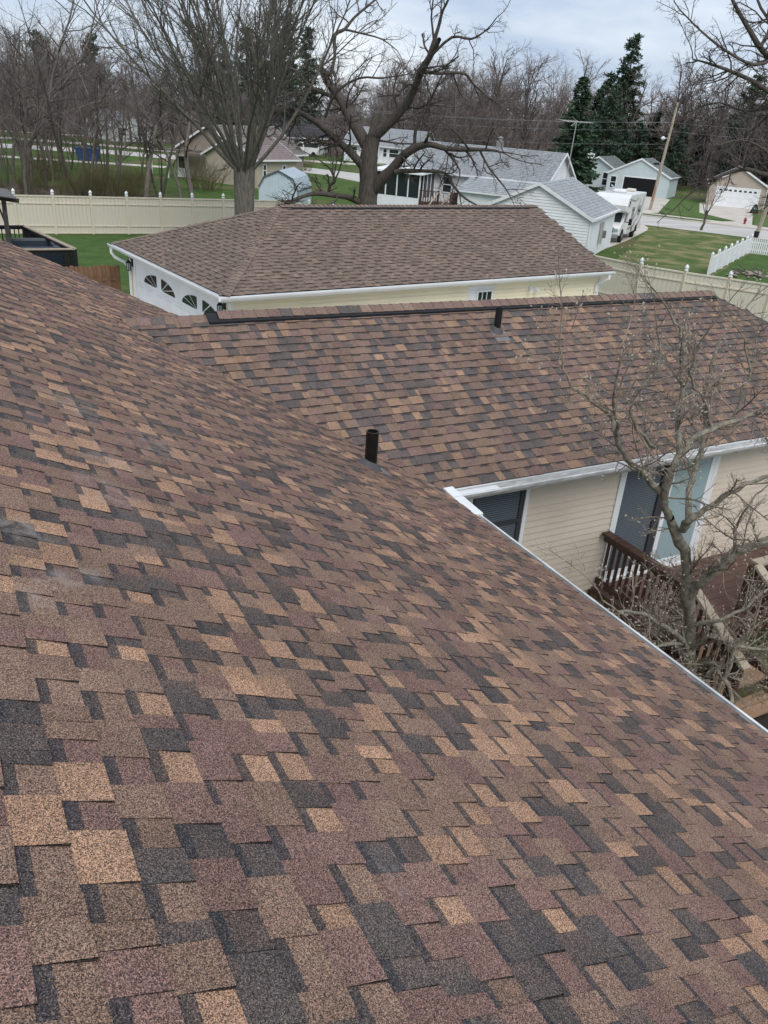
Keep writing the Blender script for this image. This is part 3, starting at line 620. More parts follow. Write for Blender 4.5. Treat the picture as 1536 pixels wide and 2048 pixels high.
# coach lanterns beside the door
def lantern(y, z):
    x = WI - .15
    b = MB(); b.box((WI - .04, y - .06, z - .02), (WI - .001, y + .06, z + .22)); b.tube([(WI - .03, y, z + .16), (WI - .09, y, z + .27), (x, y, z + .24), (x, y, z + .17)], .014, 6)
    b.lathe([(.02, .19), (.085, .12), (.09, .105)], 6, (x, y, z)); b.lathe([(.07, -.13), (.075, -.115), (.03, -.14)], 6, (x, y, z))
    for k in range(6): a = k * math.pi / 3; b.tube([(x + .082 * math.cos(a), y + .082 * math.sin(a), z + .11), (x + .066 * math.cos(a), y + .066 * math.sin(a), z - .12)], .008, 4)
    o = b.build('lantern', IRON, gar); b = MB(); b.lathe([(.056, -.11), (.07, .1)], 6, (x, y, z)); b.build('lamp_glass', GLASS_L, o)
lantern(7.5, 2.24); lantern(.78, 2.34)
# small grid window with wide white trim, and twin flood light on the long wall
b = MB(); b.box((8.38, WI - .03, .2), (9.44, WI - .002, 2.56)); sdoor = b.build('side_door', WHITE_V, gar)
b = MB(); b.box((8.74, WI - .07, 1.45), (8.79, WI - .031, 2.42)); b.box((9.36, WI - .07, 1.45), (9.41, WI - .031, 2.42)); b.box((8.79, WI - .07, 2.37), (9.36, WI - .031, 2.42)); b.box((8.79, WI - .07, 1.45), (9.36, WI - .031, 1.5))
for x in (8.96, 9.15): b.box((x, WI - .062, 1.5), (x + .022, WI - .04, 2.37))
for z in (1.78, 2.06): b.box((8.79, WI - .058, z), (9.36, WI - .044, z + .022))
b.build('window_grid', WHITE_V, sdoor); b = MB(); b.box((8.79, WI - .042, 1.5), (9.36, WI - .033, 2.37)); b.build('pane', GLASS, sdoor)
b = MB(); b.bevbox((11.02, WI - .05, 2.3), (11.2, WI - .017, 2.45), .01)
for s in (-1, 1): b.tube([(11.11 + s * .05, WI - .05, 2.36), (11.11 + s * .12, WI - .13, 2.36), (11.11 + s * .16, WI - .24, 2.31)], [.02, .035, .07], 10)
b.build('flood_light', WHITE, gar)

# ------------------------------------------------------------------ vinyl privacy fences with capped posts
def vinyl_fence(label, pts, z1=2.0, nb=9, gmesh={}):
    t = thing('privacy_fence', label, 'fence', (*pts[0], 0)); P0 = np.array(pts[0])
    if 'post' not in gmesh:
        b = MB(); b.box((-.065, -.065, 0), (.065, .065, z1 + .06)); gmesh['post'] = b.mesh('fence_post', FENCE)
        b = MB(); b.lathe([(.092, 0), (.092, .03), (.06, .045), (.05, .06), (.088, .10), (.093, .14), (.07, .19), (.035, .235), (.004, .26)], 10); gmesh['cap'] = b.mesh('post_cap', WHITE_V, True)
    for i, p in enumerate(pts):
        o = link('fence_post', gmesh['post'], t, (p[0] - P0[0], p[1] - P0[1], 0)); link('post_cap', gmesh['cap'], o, (0, 0, z1 + .06))
        if i + 1 < len(pts):
            q = np.array(pts[i + 1]); p_ = np.array(p); d = unit(q - p_); L_ = np.linalg.norm(q - p_); ang = math.atan2(d[1], d[0])
            b = MB(); bl = L_ - .13
            b.box((.066, -.055, -.03), (L_ - .066, .055, .03)); rme = b.mesh('fence_rail', FENCE)
            for z in (z1 - .03, z1 * .80, z1 * .22, .06): link('fence_rail', rme, t, (p[0] - P0[0], p[1] - P0[1], z), (0, 0, ang))
            w = bl / nb; key = ('b', round(w, 2))
            if key not in gmesh:
                b = MB(); c = .008; ring = lambda z: [(0, -.012, z), (c, -.02, z), (w - c, -.02, z), (w, -.012, z), (w, .02, z), (0, .02, z)]
                b.loft([ring(.03), ring(z1 - .06)]); gmesh[key] = b.mesh('fence_board', FENCE_P)
            for k in range(nb):
                s = .065 + k * w; link('fence_board', gmesh[key], t, (p[0] - P0[0] + d[0] * s, p[1] - P0[1] + d[1] * s, 0), (0, 0, ang))
    return t
vinyl_fence('pale vinyl privacy fence with ball-capped posts along the back of the green lawn', [(x_, 49.05) for x_ in (2.6, 4.51, 6.43, 8.38, 10.3, 12.18, 14.0, 15.85, 17.7, 19.6)], z1=1.97)
vinyl_fence('tan vinyl privacy fence beyond the right end of the shingled wing roof', [(19.72 + .724 * k_, 48.9 - 1.833 * k_) for k_ in range(11)] + [(27.7, 27.0), (28.6, 25.25), (29.6, 23.75), (30.5, 22.35), (31.4, 20.9)], z1=1.97)

# ------------------------------------------------------------------ short wooden fence beside the garage
wf = thing('wooden_fence', 'short brown board-on-board fence between the roof and the garage corner', 'fence', (3.4, 28.15, 0)); r = rng(3)
for k in range(15):
    b = MB(); h = 2.08 + r.uniform(-.03, .03); b.prism([(0, 0, 0), (.15, 0, 0), (.15, 0, h - .03), (.12, 0, h), (.03, 0, h), (0, 0, h - .03)], (0, .02, 0))
    link('plank', b.mesh('plank', CEDAR), wf, (k * .142, (0, .045)[k % 2] + r.uniform(0, .01), 0), (0, r.uniform(-.012, .012), 0))
b = MB(); b.box((0, .023, .35), (2.1, .042, .44)); b.box((0, .023, 1.6), (2.1, .042, 1.69)); b.build('fence_rail', CEDAR, wf)
# ------------------------------------------------------------------ black hot tub deck with pergola
T0 = np.array((0., 34.3, 0.))
td = thing('tub_deck', 'black railed deck with pale rail caps on the lawn by the back fence', 'deck', tuple(T0))
def tdm(b, name, m): b.v = [tuple(np.array(p) - T0) for p in b.v]; return b.build(name, m, td)
FLz, RLz = .62, 1.6
for i in range(11):
    b = MB(); y = 34.35 + i * .56; b.box((-1, y, FLz - .04), (4.1 + .95 * (1 - i / 11), y + .54, FLz)); tdm(b, 'deck_board', BLACKWOOD)
cs = [(-1.0, 34.25), (5.12, 34.4), (4.02, 40.5), (-1.0, 40.4)]
for i in range(3):
    p, q = np.array(cs[i]), np.array(cs[i + 1]); d = unit(q - p); L_ = np.linalg.norm(q - p)
    b = MB(); b.obar((*p, RLz), (*q, RLz), .17, .045); tdm(b, 'rail_cap', RAILCAP if i < 2 else BLACKWOOD)
    b = MB(); b.obar((*p, RLz - .09), (*q, RLz - .09), .05, .1); b.obar((*p, FLz + .06), (*q, FLz + .06), .05, .1); tdm(b, 'rail_beam', BLACKWOOD)
    k = .1
    while k < L_:
        c = p + d * k; b = MB(); b.box((c[0] - .022, c[1] - .022, (.05 if i == 0 else FLz)), (c[0] + .022, c[1] + .022, RLz - .03)); tdm(b, 'baluster', BLACKWOOD); k += .17
    b = MB(); b.box((q[0] - .07, q[1] - .07, 0), (q[0] + .07, q[1] + .07, RLz + .0)); tdm(b, 'deck_post', BLACKWOOD)
    if i < 2: b = MB(); n = np.array((-d[1], d[0])) * .05; b.obar((*(p + n), FLz / 2 + .1), (*(q + n), FLz / 2 + .1), .03, FLz + .6 if i == 0 else FLz); tdm(b, 'skirt_panel', BLACKWOOD)
ht = thing('hot_tub', 'dark blue open hot tub sunk behind the black deck rail', 'hot tub', (3.85, 36.6, FLz))
b = MB(); a, c = .95, 1.25
outer = lambda s, z, rr=.15: [(sx * (a * s) + (-sx if k in (0,) else 0) * 0, sy * (c * s), z) for sx, sy, k in ((-1, -1, 0), (1, -1, 1), (1, 1, 2), (-1, 1, 3))]
b.loft([outer(.94, 0), outer(1, .1), outer(1, .84), outer(.97, .88), outer(.82, .88), outer(.78, .80), outer(.7, .25)]); b.build('tub_shell', TUB, ht)
b = MB(); b.loft([outer(.775, .46), outer(.775, .5)]); b.build('tub_water', POOLW, ht)
pg_ = thing('pergola', 'dark timber pergola post with curved brace and sloping roof beam', 'pergola', (2.95, 36.2, FLz))
b = MB(); b.box((-.08, -.08, 0), (.08, .08, 2.55)); b.build('post', mat('dark_pergola_timber', (.055, .05, .048), .8, var=.3, vscale=6), pg_)
pm = MATS['dark_pergola_timber']
b = MB(); b.obar((-2.6, 0, 2.92), (.55, 0, 2.5), .1, .16); b.build('beam', pm, pg_)
for s in (0,): 
    b = MB(); b.tube([(-.05, 0, 1.75), (-.18, 0, 2.2), (-.45, 0, 2.52), (-.8, 0, 2.66)], .045, 6); b.build('brace', pm, pg_)
b = MB(); b.prism([(-2.6, -.5, 3.02), (.42, -.5, 2.62), (.42, 2.6, 2.62), (-2.6, 2.6, 3.02)], (0, 0, .04)); b.build('canopy_roof', mat('dark_canopy', (.13, .125, .12), .8), pg_)

# ------------------------------------------------------------------ trees
class Tubes:
    """many tapered branches gathered and turned into one mesh"""
    def __init__(s): s.b = []
    def add(s, pts, rad, n): s.b.append((np.array(pts, float), np.array(rad, float), n))
    def mesh(s, name, material):
        groups = {}
        for p, r_, n in s.b: groups.setdefault((len(p), n), []).append((p, r_))
        vs_, fs, off = [], [], 0
        for (k, n), L_ in groups.items():
            P = np.stack([a for a, _ in L_]); Q = np.stack([a for _, a in L_]); N_ = len(P)
            T = np.empty_like(P); T[:, 1:-1] = P[:, 2:] - P[:, :-2]; T[:, 0] = P[:, 1] - P[:, 0]; T[:, -1] = P[:, -1] - P[:, -2]
            T /= np.linalg.norm(T, axis=2, keepdims=True) + 1e-9
            ref = np.zeros_like(T); m = np.abs(T[:, :1, 2:]) > .85; ref[..., 0] = np.where(m[..., 0], 1, 0.0); ref[..., 2] = np.where(m[..., 0], 0.0, 1)
            X = np.cross(T, ref); X /= np.linalg.norm(X, axis=2, keepdims=True) + 1e-9; Y = np.cross(T, X)
            a = np.arange(n) * 2 * np.pi / n
            ring = P[:, :, None] + Q[:, :, None, None] * (np.cos(a)[None, None, :, None] * X[:, :, None] + np.sin(a)[None, None, :, None] * Y[:, :, None])
            vs_.append(ring.reshape(-1, 3))
            base = np.arange(N_)[:, None, None] * (k * n) + np.arange(k - 1)[None, :, None] * n; i = np.arange(n)[None, None, :]; j = (i + 1) % n
            f = np.stack([base + i, base + j, base + n + j, base + n + i], -1).reshape(-1, 4) + off; fs.append(f); off += N_ * k * n
        me = bpy.data.meshes.new(name)
        if not vs_: return me
        V = np.concatenate(vs_); F = np.concatenate(fs)
        me.vertices.add(len(V)); me.vertices.foreach_set('co', V.astype(np.float32).ravel())
        me.loops.add(F.size); me.loops.foreach_set('vertex_index', F.astype(np.int32).ravel())
        me.polygons.add(len(F)); me.polygons.foreach_set('loop_start', np.arange(0, F.size, 4, dtype=np.int32)); me.polygons.foreach_set('loop_total', np.full(len(F), 4, np.int32))
        me.polygons.foreach_set('use_smooth', np.ones(len(F), bool)); me.materials.append(material); me.update(calc_edges=True)
        return me
def turn(d, ang, az, r):
    d = np.array(d); a = np.cross(d, (0, 0, 1) if abs(d[2]) < .9 else (1, 0, 0)); a /= np.linalg.norm(a); b_ = np.cross(d, a)
    return d * math.cos(ang) + (a * math.cos(az) + b_ * math.sin(az)) * math.sin(ang)
def grow(tb, r, p, d, L_, r0, lev, P, tips=None):
    """one branch and, recursively, its side branches; tb[0] takes the limbs, tb[1] the twigs"""
    n = P['seg'][lev]; pts = [np.array(p, float)]; d = np.array(d, float); rad = [r0]; wob = P['wob'][lev]; up = P['up'][lev]; end = P['taper'][lev]; dirs = [d]
    for i in range(n):
        d = d + np.array((r.gauss(0, wob), r.gauss(0, wob), r.gauss(0, wob) + up)); d /= np.linalg.norm(d)
        pts.append(pts[-1] + d * (L_ / n)); rad.append(r0 * (1 - (1 - end) * (i + 1) / n)); dirs.append(d)
    tb[0 if lev < P['trunk_lev'] else 1].add(pts, rad, P['sides'][lev])
    if lev + 1 >= len(P['seg']):
        if tips is not None: tips.append((pts[-1], d))
        return
    for k in range(P['n'][lev]):
        u = P['from'][lev] + (1 - P['from'][lev]) * ((k + r.random()) / P['n'][lev]); u = min(u, .999); i = int(u * n); t = u * n - i
        q = pts[i] * (1 - t) + pts[i + 1] * t; rr = rad[i] * (1 - t) + rad[i + 1] * t
        a = P['ang'][lev]; nd = turn(dirs[i + 1], R(r.uniform(a[0], a[1])), r.uniform(0, 6.283), r)
        grow(tb, r, q, nd, L_ * P['len'][lev] * r.uniform(.6, 1.2) * (1.15 - .5 * u), min(rr * .75, max(r0 * P['rr'][lev], .004)), lev + 1, P, tips)
def limb_tree(name, label, limbs, bark, twig, seed, P, per_m=1.6, base=None, cat='tree', crook=0.0, bud=None, min_r=.0, group=None):
    """tree whose main limbs are given as point lists; finer branches grow from them"""
    r = rng(seed); tb = (Tubes(), Tubes()); b0 = np.array(base if base is not None else limbs[0][0][:3], float); tips = []
    for li, limb in enumerate(limbs):
        raw = np.array([l[:3] for l in limb]) - b0; rad = np.array([l[3] for l in limb])
        k = len(raw); u = np.linspace(0, k - 1, (k - 1) * 3 + 1); pts = []
        for x in u:                                             # Catmull-Rom through the points
            i = min(int(x), k - 2); t = x - i; p0, p1, p2, p3 = raw[max(i - 1, 0)], raw[i], raw[i + 1], raw[min(i + 2, k - 1)]
            pts.append(.5 * ((2 * p1) + (-p0 + p2) * t + (2 * p0 - 5 * p1 + 4 * p2 - p3) * t * t + (-p0 + 3 * p1 - 3 * p2 + p3) * t ** 3))
        rr = np.interp(u, np.arange(k), rad); pts = np.array(pts)
        if crook: pts[1:] += np.array([[r.gauss(0, crook) for _ in '123'] for _ in pts[1:]]); rr = rr * np.array([1 + r.choice((0, 0, .12, -.08, .25)) * r.random() for _ in rr])
        tb[0].add(pts, rr * np.array([1 + r.uniform(-.05, .05) for _ in rr]), 12 if li == 0 else 8)
        seglen = np.linalg.norm(np.diff(pts, axis=0), axis=1); tot = seglen.sum(); cum = np.concatenate([[0], np.cumsum(seglen)])
        if li == 0 and P.get('bare_trunk'): continue
        for j in range(int(tot * per_m)):
            s = tot * r.uniform(.12, 1); i = min(int(np.searchsorted(cum, s)) - 1, len(pts) - 2); i = max(i, 0); q = pts[i] + (pts[i + 1] - pts[i]) * r.random(); d = unit(pts[i + 1] - pts[i])
            if rr[i] < min_r: continue
            nd = turn(d, R(r.uniform(30, 75)), r.uniform(0, 6.283), r)
            grow(tb, r, q, nd, P['L0'] * r.uniform(.35, 1.1) * (1 - .35 * s / tot), min(rr[i] * .55, P['r0']), 0, P, tips)
        if rr[-1] < max(.03, P['r0'] * 1.3): grow(tb, r, pts[-1], unit(pts[-1] - pts[-2]), P['L0'] * .8, max(rr[-1], .006), 0, P, tips)
    t = thing(name, label, cat, tuple(b0), 0, group)
    link('trunk', tb[0].mesh('trunk', bark), t); link('crown', tb[1].mesh('crown', twig), t)
    if bud:
        b = MB()
        for p, d in tips:
            if r.random() < bud[1]:
                l = bud[0] * r.uniform(.6, 1.3); w = l * .28; x = unit(np.cross(d, (.3, .5, .8))); y = np.cross(d, x); m = p + d * l * .4; e_ = p + d * l
                b.add([p, m + x * w, m + y * w, m - x * w, m - y * w, e_], [(0, 2, 1), (0, 3, 2), (0, 4, 3), (0, 1, 4), (5, 1, 2), (5, 2, 3), (5, 3, 4), (5, 4, 1)])
        tag(b.build('bud', BUD, t), kind='stuff')
    return t
OAK_LIMBS = [
 [(20.74,39.92,-0.1,0.716),(20.72,39.94,1.54,0.573),(20.67,39.97,2.7,0.497),(20.67,39.97,3.75,0.486),(20.62,40,4.59,0.464),(20.63,39.99,5.32,0.442),(20.74,39.94,6.05,0.4)],
 [(20.74,39.94,6.05,0.316),(21.15,39.23,6.64,0.25),(21.65,38.47,7.56,0.207),(21.79,37.9,8.34,0.174),(21.76,37.42,9,0.172),(21.78,36.91,9.47,0.151),(21.79,36.4,9.94,0.129),(21.73,35.94,10.3,0.099)],
 [(21.85,37.03,9.48,0.111),(22.04,36.63,10.81,0.08),(22.01,36.36,11.4,0.06),(22.06,36.03,11.84,0.05),(22.02,35.76,12.4,0.03)],
 [(21.77,37.08,9,0.081),(22.61,37.05,9.02,0.071),(23.76,36.8,9.11,0.062),(24.41,36.85,8.71,0.052),(25.31,36.72,8.19,0.042),(26.05,36.7,7.85,0.021)],
 [(21.96,36.97,9.65,0.071),(22.47,36.08,10.45,0.06),(22.94,35.18,10.4,0.049),(23.2,34.41,10.77,0.029),(23.22,33.79,11.19,0.019)],
 [(20.66,39.98,5.87,0.253),(20.85,40.05,6.5,0.232),(20.98,40.15,7.03,0.212)],
 [(20.57,40.02,5.5,0.337),(20.2,40.77,6.43,0.298),(19.93,41.46,7.19,0.258),(19.76,42.09,7.79,0.239),(19.5,42.76,8.29,0.198),(19.32,43.39,8.98,0.156)],
 [(19.53,42.75,8.65,0.099),(19.87,42.96,9.55,0.089),(19.97,43.28,10.52,0.101),(20.55,43.38,10.84,0.079),(21.12,43.48,11.42,0.068),(21.86,43.48,12.01,0.057),(22.52,43.52,12.51,0.046)],
 [(20.55,43.38,10.84,0.068),(20.98,42.43,10.68,0.044),(21.65,41.34,10.45,0.033),(22.05,40.37,9.96,0.022)],
 [(19.68,42.13,7.69,0.109),(19.28,42.71,7.83,0.099),(18.68,43.36,8.14,0.088),(18.25,43.93,8.72,0.078),(17.74,44.53,8.95,0.067),(17.4,45.04,8.83,0.057),(16.77,45.66,9.14,0.046),(16.04,46.3,9.53,0.034)],
 [(20.42,40.1,4.57,0.211),(19.62,40.13,5.27,0.188),(18.66,40.22,5.93,0.156),(17.8,40.24,6.49,0.134),(16.96,40.24,6.87,0.112),(16.32,40.14,7.04,0.101),(15.85,39.97,6.9,0.08),(15.31,39.82,6.45,0.06),(14.6,39.74,5.84,0.04),(13.72,39.69,5.34,0.029)],
 [(20.84,39.88,3.43,0.317),(21.07,39.31,4.11,0.314),(21.36,38.7,4.72,0.269),(21.63,38.09,5.41,0.226),(21.98,37.42,5.82,0.183),(22.26,36.79,5.96,0.141),(22.7,36.05,5.85,0.12),(23.11,35.31,5.88,0.109),(23.5,34.57,5.94,0.088),(23.87,33.83,5.97,0.058),(24.08,33.18,5.9,0.029)],
 [(21.36,38.47,4.56,0.144),(21.95,37.75,4.69,0.102),(23.11,36.66,4.73,0.071),(23.29,36.14,4.29,0.071),(23.47,35.63,3.9,0.06),(23.71,35.07,3.61,0.05),(24.02,34.46,3.42,0.03)],
 [(22.13,38.03,5.7,0.093),(21.98,37.83,6.58,0.082),(22.23,37.39,7.46,0.061),(22.36,37.02,8.23,0.051),(22.42,36.69,8.81,0.03)],
 [(20.56,40.03,2.79,0.169),(19.55,39.97,3.16,0.146),(18.71,39.83,3.25,0.124),(17.69,39.74,3.33,0.112),(16.88,39.55,3.2,0.091),(16.16,39.31,2.99,0.09),(15.71,38.95,2.86,0.059)],
 [(18.44,39.95,3.31,0.103),(18.38,39.76,3.71,0.082),(18.51,39.48,3.97,0.082),(18.23,39.38,4.46,0.051),(17.88,39.33,4.72,0.04),(17.27,39.38,5.05,0.02)],
 [(23.69,34.68,5.94,0.059),(23.95,34.09,5.2,0.049),(24.44,33.33,4.43,0.039),(24.6,32.8,3.89,0.019)],
 [(22.83,36.44,5.83,0.06),(23.28,35.56,4.96,0.04),(22.92,35.19,4.2,0.02)],
 [(18.14,40.09,6.78,0.072),(18.4,39.42,7.91,0.061),(19.15,38.5,8.55,0.05),(19.81,37.6,8.6,0.04),(20.58,36.61,8.82,0.02)],
 [(21.24,39.1,6.78,0.083),(22.52,39.34,7.07,0.053),(23.75,39.59,7.67,0.043),(25.22,39.66,7.67,0.022)]]
MAGNOLIA_LIMBS = [
 [(7.85,5.25,0.51,0.143),(7.99,5.55,0.98,0.136),(7.87,5.6,1.61,0.124),(7.67,5.6,2.11,0.113),(7.46,5.6,2.65,0.102),(7.17,5.6,3.05,0.093),(6.96,5.6,3.31,0.078)],
 [(6.96,5.6,3.31,0.072),(6.75,5.55,3.6,0.07),(6.7,5.5,3.96,0.063),(6.78,5.5,4.17,0.057),(6.95,5.5,4.32,0.052),(7.25,5.5,4.41,0.047),(7.59,5.4,4.53,0.036),(7.8,5.3,4.64,0.024)],
 [(6.85,5.6,3.52,0.065),(6.43,5.6,3.92,0.051),(6.12,5.6,4.15,0.044),(5.9,5.6,4.41,0.043),(5.86,5.7,4.61,0.037),(5.53,5.7,4.8,0.028),(5.3,5.8,4.98,0.02),(5.17,5.8,5.2,0.015),(5.12,5.8,5.5,0.01)],
 [(6.76,5.5,4.14,0.046),(6.76,5.6,4.45,0.04),(6.82,5.7,4.69,0.037),(6.74,5.7,4.97,0.034),(6.67,5.7,5.24,0.028),(6.58,5.8,5.52,0.019),(6.23,5.8,5.79,0.011)],
 [(5.9,5.6,4.41,0.032),(5.7,5.5,4.7,0.026),(5.52,5.4,5.01,0.02),(5.41,5.3,5.33,0.015),(5.41,5.3,5.52,0.01)],
 [(6.36,5.5,4.28,0.033),(5.94,5.4,4.56,0.026),(5.78,5.4,4.83,0.023),(5.8,5.3,5.06,0.02),(5.81,5.2,5.24,0.015),(5.76,5.2,5.48,0.01)],
 [(7.13,5.5,3.17,0.079),(7.06,5.4,3.36,0.066),(7.15,5.3,3.51,0.059),(7.27,5.2,3.7,0.047),(7.42,5.1,3.88,0.042),(7.62,5,4,0.03),(7.89,5,4.02,0.018)],
 [(7.67,5.6,2.11,0.1),(7.6,5.4,2.42,0.09),(7.62,5.3,2.64,0.089),(7.63,5.2,2.82,0.088),(7.68,5.1,2.99,0.081),(7.84,4.9,3.24,0.068),(8.16,4.8,3.39,0.05)],
 [(7.33,5.6,3.12,0.056),(7.36,5.7,3.42,0.056),(7.44,5.8,3.68,0.05),(7.47,5.8,3.96,0.043),(7.57,5.9,4.25,0.037),(7.41,5.9,4.62,0.03),(7.42,5.9,4.97,0.024),(7.55,6,5.27,0.015)],
 [(7.12,5.5,4.44,0.029),(6.6,5.3,4.89,0.022),(6.25,5.2,5.2,0.018),(6.27,5.2,5.45,0.01)],
 [(7.45,5.5,4.45,0.03),(7.54,5.5,4.8,0.024),(7.48,5.5,5.13,0.018),(7.2,5.5,5.46,0.011)],
 [(7.67,5.1,2.98,0.037),(7.33,5,3.38,0.027),(7.31,4.9,3.73,0.018),(7.41,4.9,3.89,0.012)],
 [(7.91,5.55,1.24,0.07),(7.01,5.3,1.99,0.044),(6.19,5.1,2.53,0.029),(5.71,5,2.77,0.016),(5.38,5,3.14,0.01)],
 [(7.91,5.55,1.24,0.063),(7.89,5.3,1.65,0.048),(8.15,5.1,1.56,0.041),(8.71,5,1.39,0.029)],
 [(7.95,5.5,0.95,0.057),(7.87,5.1,1.33,0.048),(7.92,4.8,1.07,0.041),(7.72,4.7,0.98,0.027)],
 [(7.69,5.4,1.78,0.047),(7.7,5.1,2.04,0.039),(7.96,5,2.18,0.026),(8.23,5,2.4,0.02)],
 [(7.95,5.6,1.28,0.049),(6.87,5.2,1.84,0.031),(6.53,5.1,1.86,0.024),(6.28,5,1.87,0.012)],
 [(7.83,5,0.87,0.062),(7.87,4.9,1.32,0.047),(7.86,4.9,1.7,0.033),(7.89,4.8,1.97,0.02)]]
# branching recipes: levels from limb to twig
P_OAK = dict(seg=(5, 4, 3, 2), wob=(.22, .25, .25, .2), up=(.05, .03, .02, 0), taper=(.45, .4, .4, .4), n=(5, 5, 3), len=(.5, .5, .55), rr=(.5, .5, .55), ang=((30, 70), (30, 70), (30, 70)), sides=(5, 4, 3, 3), trunk_lev=0, L0=2.6, r0=.06, bare_trunk=True)
P_OAK['from'] = (.2, .2, .2)
P_MAG = dict(seg=(5, 4, 3), wob=(.13, .16, .18), up=(.035, .05, .06), taper=(.5, .45, .5), n=(7, 4), len=(.45, .5), rr=(.55, .6), ang=((28, 62), (28, 60)), sides=(5, 4, 3), trunk_lev=0, L0=.85, r0=.010, bare_trunk=False)
P_MAG['from'] = (.15, .2)
rs = rng(88)
for k_ in range(6):
    a_ = rs.uniform(0, 6.283); rr_ = rs.uniform(.7, 1.7); z_ = rs.uniform(.9, 2.3); e_ = (7.95 + rr_ * math.cos(a_) * 1.1, 5.2 + rr_ * math.sin(a_) * .62, z_); s_ = (7.9, 5.35, rs.uniform(.5, 1.4))
    m1 = tuple(s_[i] * .6 + e_[i] * .4 + rs.uniform(-.12, .12) for i in range(3)); m2 = tuple(s_[i] * .25 + e_[i] * .75 + rs.uniform(-.12, .12) for i in range(3))
    MAGNOLIA_LIMBS.append([(*s_, .03), (*m1, .024), (*m2, .016), (*e_, .008)])
limb_tree('magnolia_tree', 'bare pale-barked magnolia with silvery buds by the deck and patio door', [[(a_, b_, c_, d_ * .62) for a_, b_, c_, d_ in l_] for l_ in MAGNOLIA_LIMBS], BARK_M, TWIG_M, 4, P_MAG, per_m=5.8, base=(7.85, 5.25, 0), bud=(.03, .35), crook=.013)
MAG_BASE = [[(8.0, 5.15, -.05, .17), (7.85, 5.25, .51, .143)]]
limb_tree('oak_tree', 'dark spreading oak with sawn stubs and long low limbs behind the yellow garage', OAK_LIMBS, BARK_D, TWIG_D, 21, P_OAK, per_m=1.5)

def free_tree(seed, H, r0, P, bark, twig, fork=.0, lean=(0, 0), stems=1, fork_h=0.0, spread=18):
    """procedural leafless tree: meshes for trunk and crown"""
    r = rng(seed); tb = (Tubes(), Tubes())
    if fork_h:
        pts = [np.array((lean[0] * u * fork_h, lean[1] * u * fork_h, fork_h * u - .1)) + np.array((r.gauss(0, .03), r.gauss(0, .03), 0)) for u in np.linspace(0, 1, 6)]
        tb[0].add(pts, [r0 * x for x in (1.35, 1.05, .97, .95, 1.0, 1.02)], 12); top = pts[-1]
    else: top = np.array((0, 0, -.1))
    for k in range(stems):
        az = 6.283 * (k + r.random() * .6) / stems; tilt = R(spread * (r.uniform(.3, 1) if stems > 1 else r.uniform(0, .3)))
        d = unit((math.sin(tilt) * math.cos(az) + lean[0], math.sin(tilt) * math.sin(az) + lean[1], math.cos(tilt)))
        off = np.array((math.cos(az), math.sin(az), 0)) * r0 * (.5 if stems > 1 else 0)
        grow(tb, r, top + off - np.array((0, 0, .3 if fork_h else 0)), d, (H - fork_h) * r.uniform(.8, 1.05), r0 * (.9 if stems == 1 else .66 / stems ** .38), 0, P)
    return tb[0].mesh('trunk', bark), tb[1].mesh('crown', twig)
def place_tree(name, label, meshes, loc, rz=0, s=1, group=None, cat='tree'):
    t = thing(name, label, cat, loc, rz, group); t.scale = (s, s, s) if not hasattr(s, '__len__') else s
    link('trunk', meshes[0], t); link('crown', meshes[1], t); return t
P_MAPLE = dict(seg=(9, 6, 4, 3), wob=(.06, .12, .16, .2), up=(.055, .06, .05, .02), taper=(.18, .25, .35, .4), n=(11, 7, 5), len=(.4, .42, .45), rr=(.42, .45, .55), ang=((14, 42), (20, 55), (25, 60)), sides=(7, 5, 3, 3), trunk_lev=1, bare_trunk=True)
P_MAPLE['from'] = (.22, .2, .2)
mm = free_tree(7, 15.5, .50, P_MAPLE, BARK, TWIG_G, stems=28, fork_h=4.6, spread=52)
place_tree('maple_tree', 'big grey many-stemmed maple fanning upward in front of the pale fence', mm, (13.7, 39.2, 0), 1.0)
P_WOOD = dict(seg=(8, 5, 4, 2), wob=(.09, .16, .2, .2), up=(.03, .05, .04, 0), taper=(.2, .25, .35, .4), n=(13, 6, 4), len=(.36, .45, .5), rr=(.4, .45, .5), ang=((28, 65), (25, 60), (25, 60)), sides=(6, 4, 3, 3), trunk_lev=1)
P_WOOD['from'] = (.25, .2, .2)
wood = [free_tree(60 + i, h, rr, P_WOOD, BARK_D if i % 2 else BARK, TWIG_F if i % 2 else TWIG_D, stems=st, spread=sp, lean=ln, fork_h=fh) for i, (h, rr, st, sp, ln, fh) in enumerate(((15, .2, 1, 10, (0, 0), 0), (13, .17, 2, 16, (.03, 0), 0), (16, .24, 1, 12, (0, .04), 0), (12, .13, 3, 22, (0, 0), 0), (17, .28, 3, 30, (0, 0), 3.0)))]
DEAD = [(4, (8.4, 77.0), .2, 1.0, 'dark forked tree standing among leaf litter left of the blue bin'), (1, (10.6, 66.2), 2.0, .95, 'leaning two-stemmed tree over the olive brush behind the fence'),
        (0, (15.4, 66.5), .9, .85, 'straight slim tree behind the pale fence beside a twin-trunked one'), (1, (16.6, 66.9), 4.2, .92, 'twin-trunked dark tree between the slim tree and the taupe house'),
        (0, (18.1, 66.6), 3.0, .62, 'thin tree before the taupe gable wall, its trunk bent at the foot'), (2, (18.9, 66.0), 1.1, .68, 'slim straight tree nearest the round olive bush')]
for i, (k, (x, y), rz, s, lab) in enumerate(DEAD): place_tree('bare_tree', lab, wood[k], (x, y, 0), rz, (s * 1.45, s * 1.45, s))
r = rng(71)
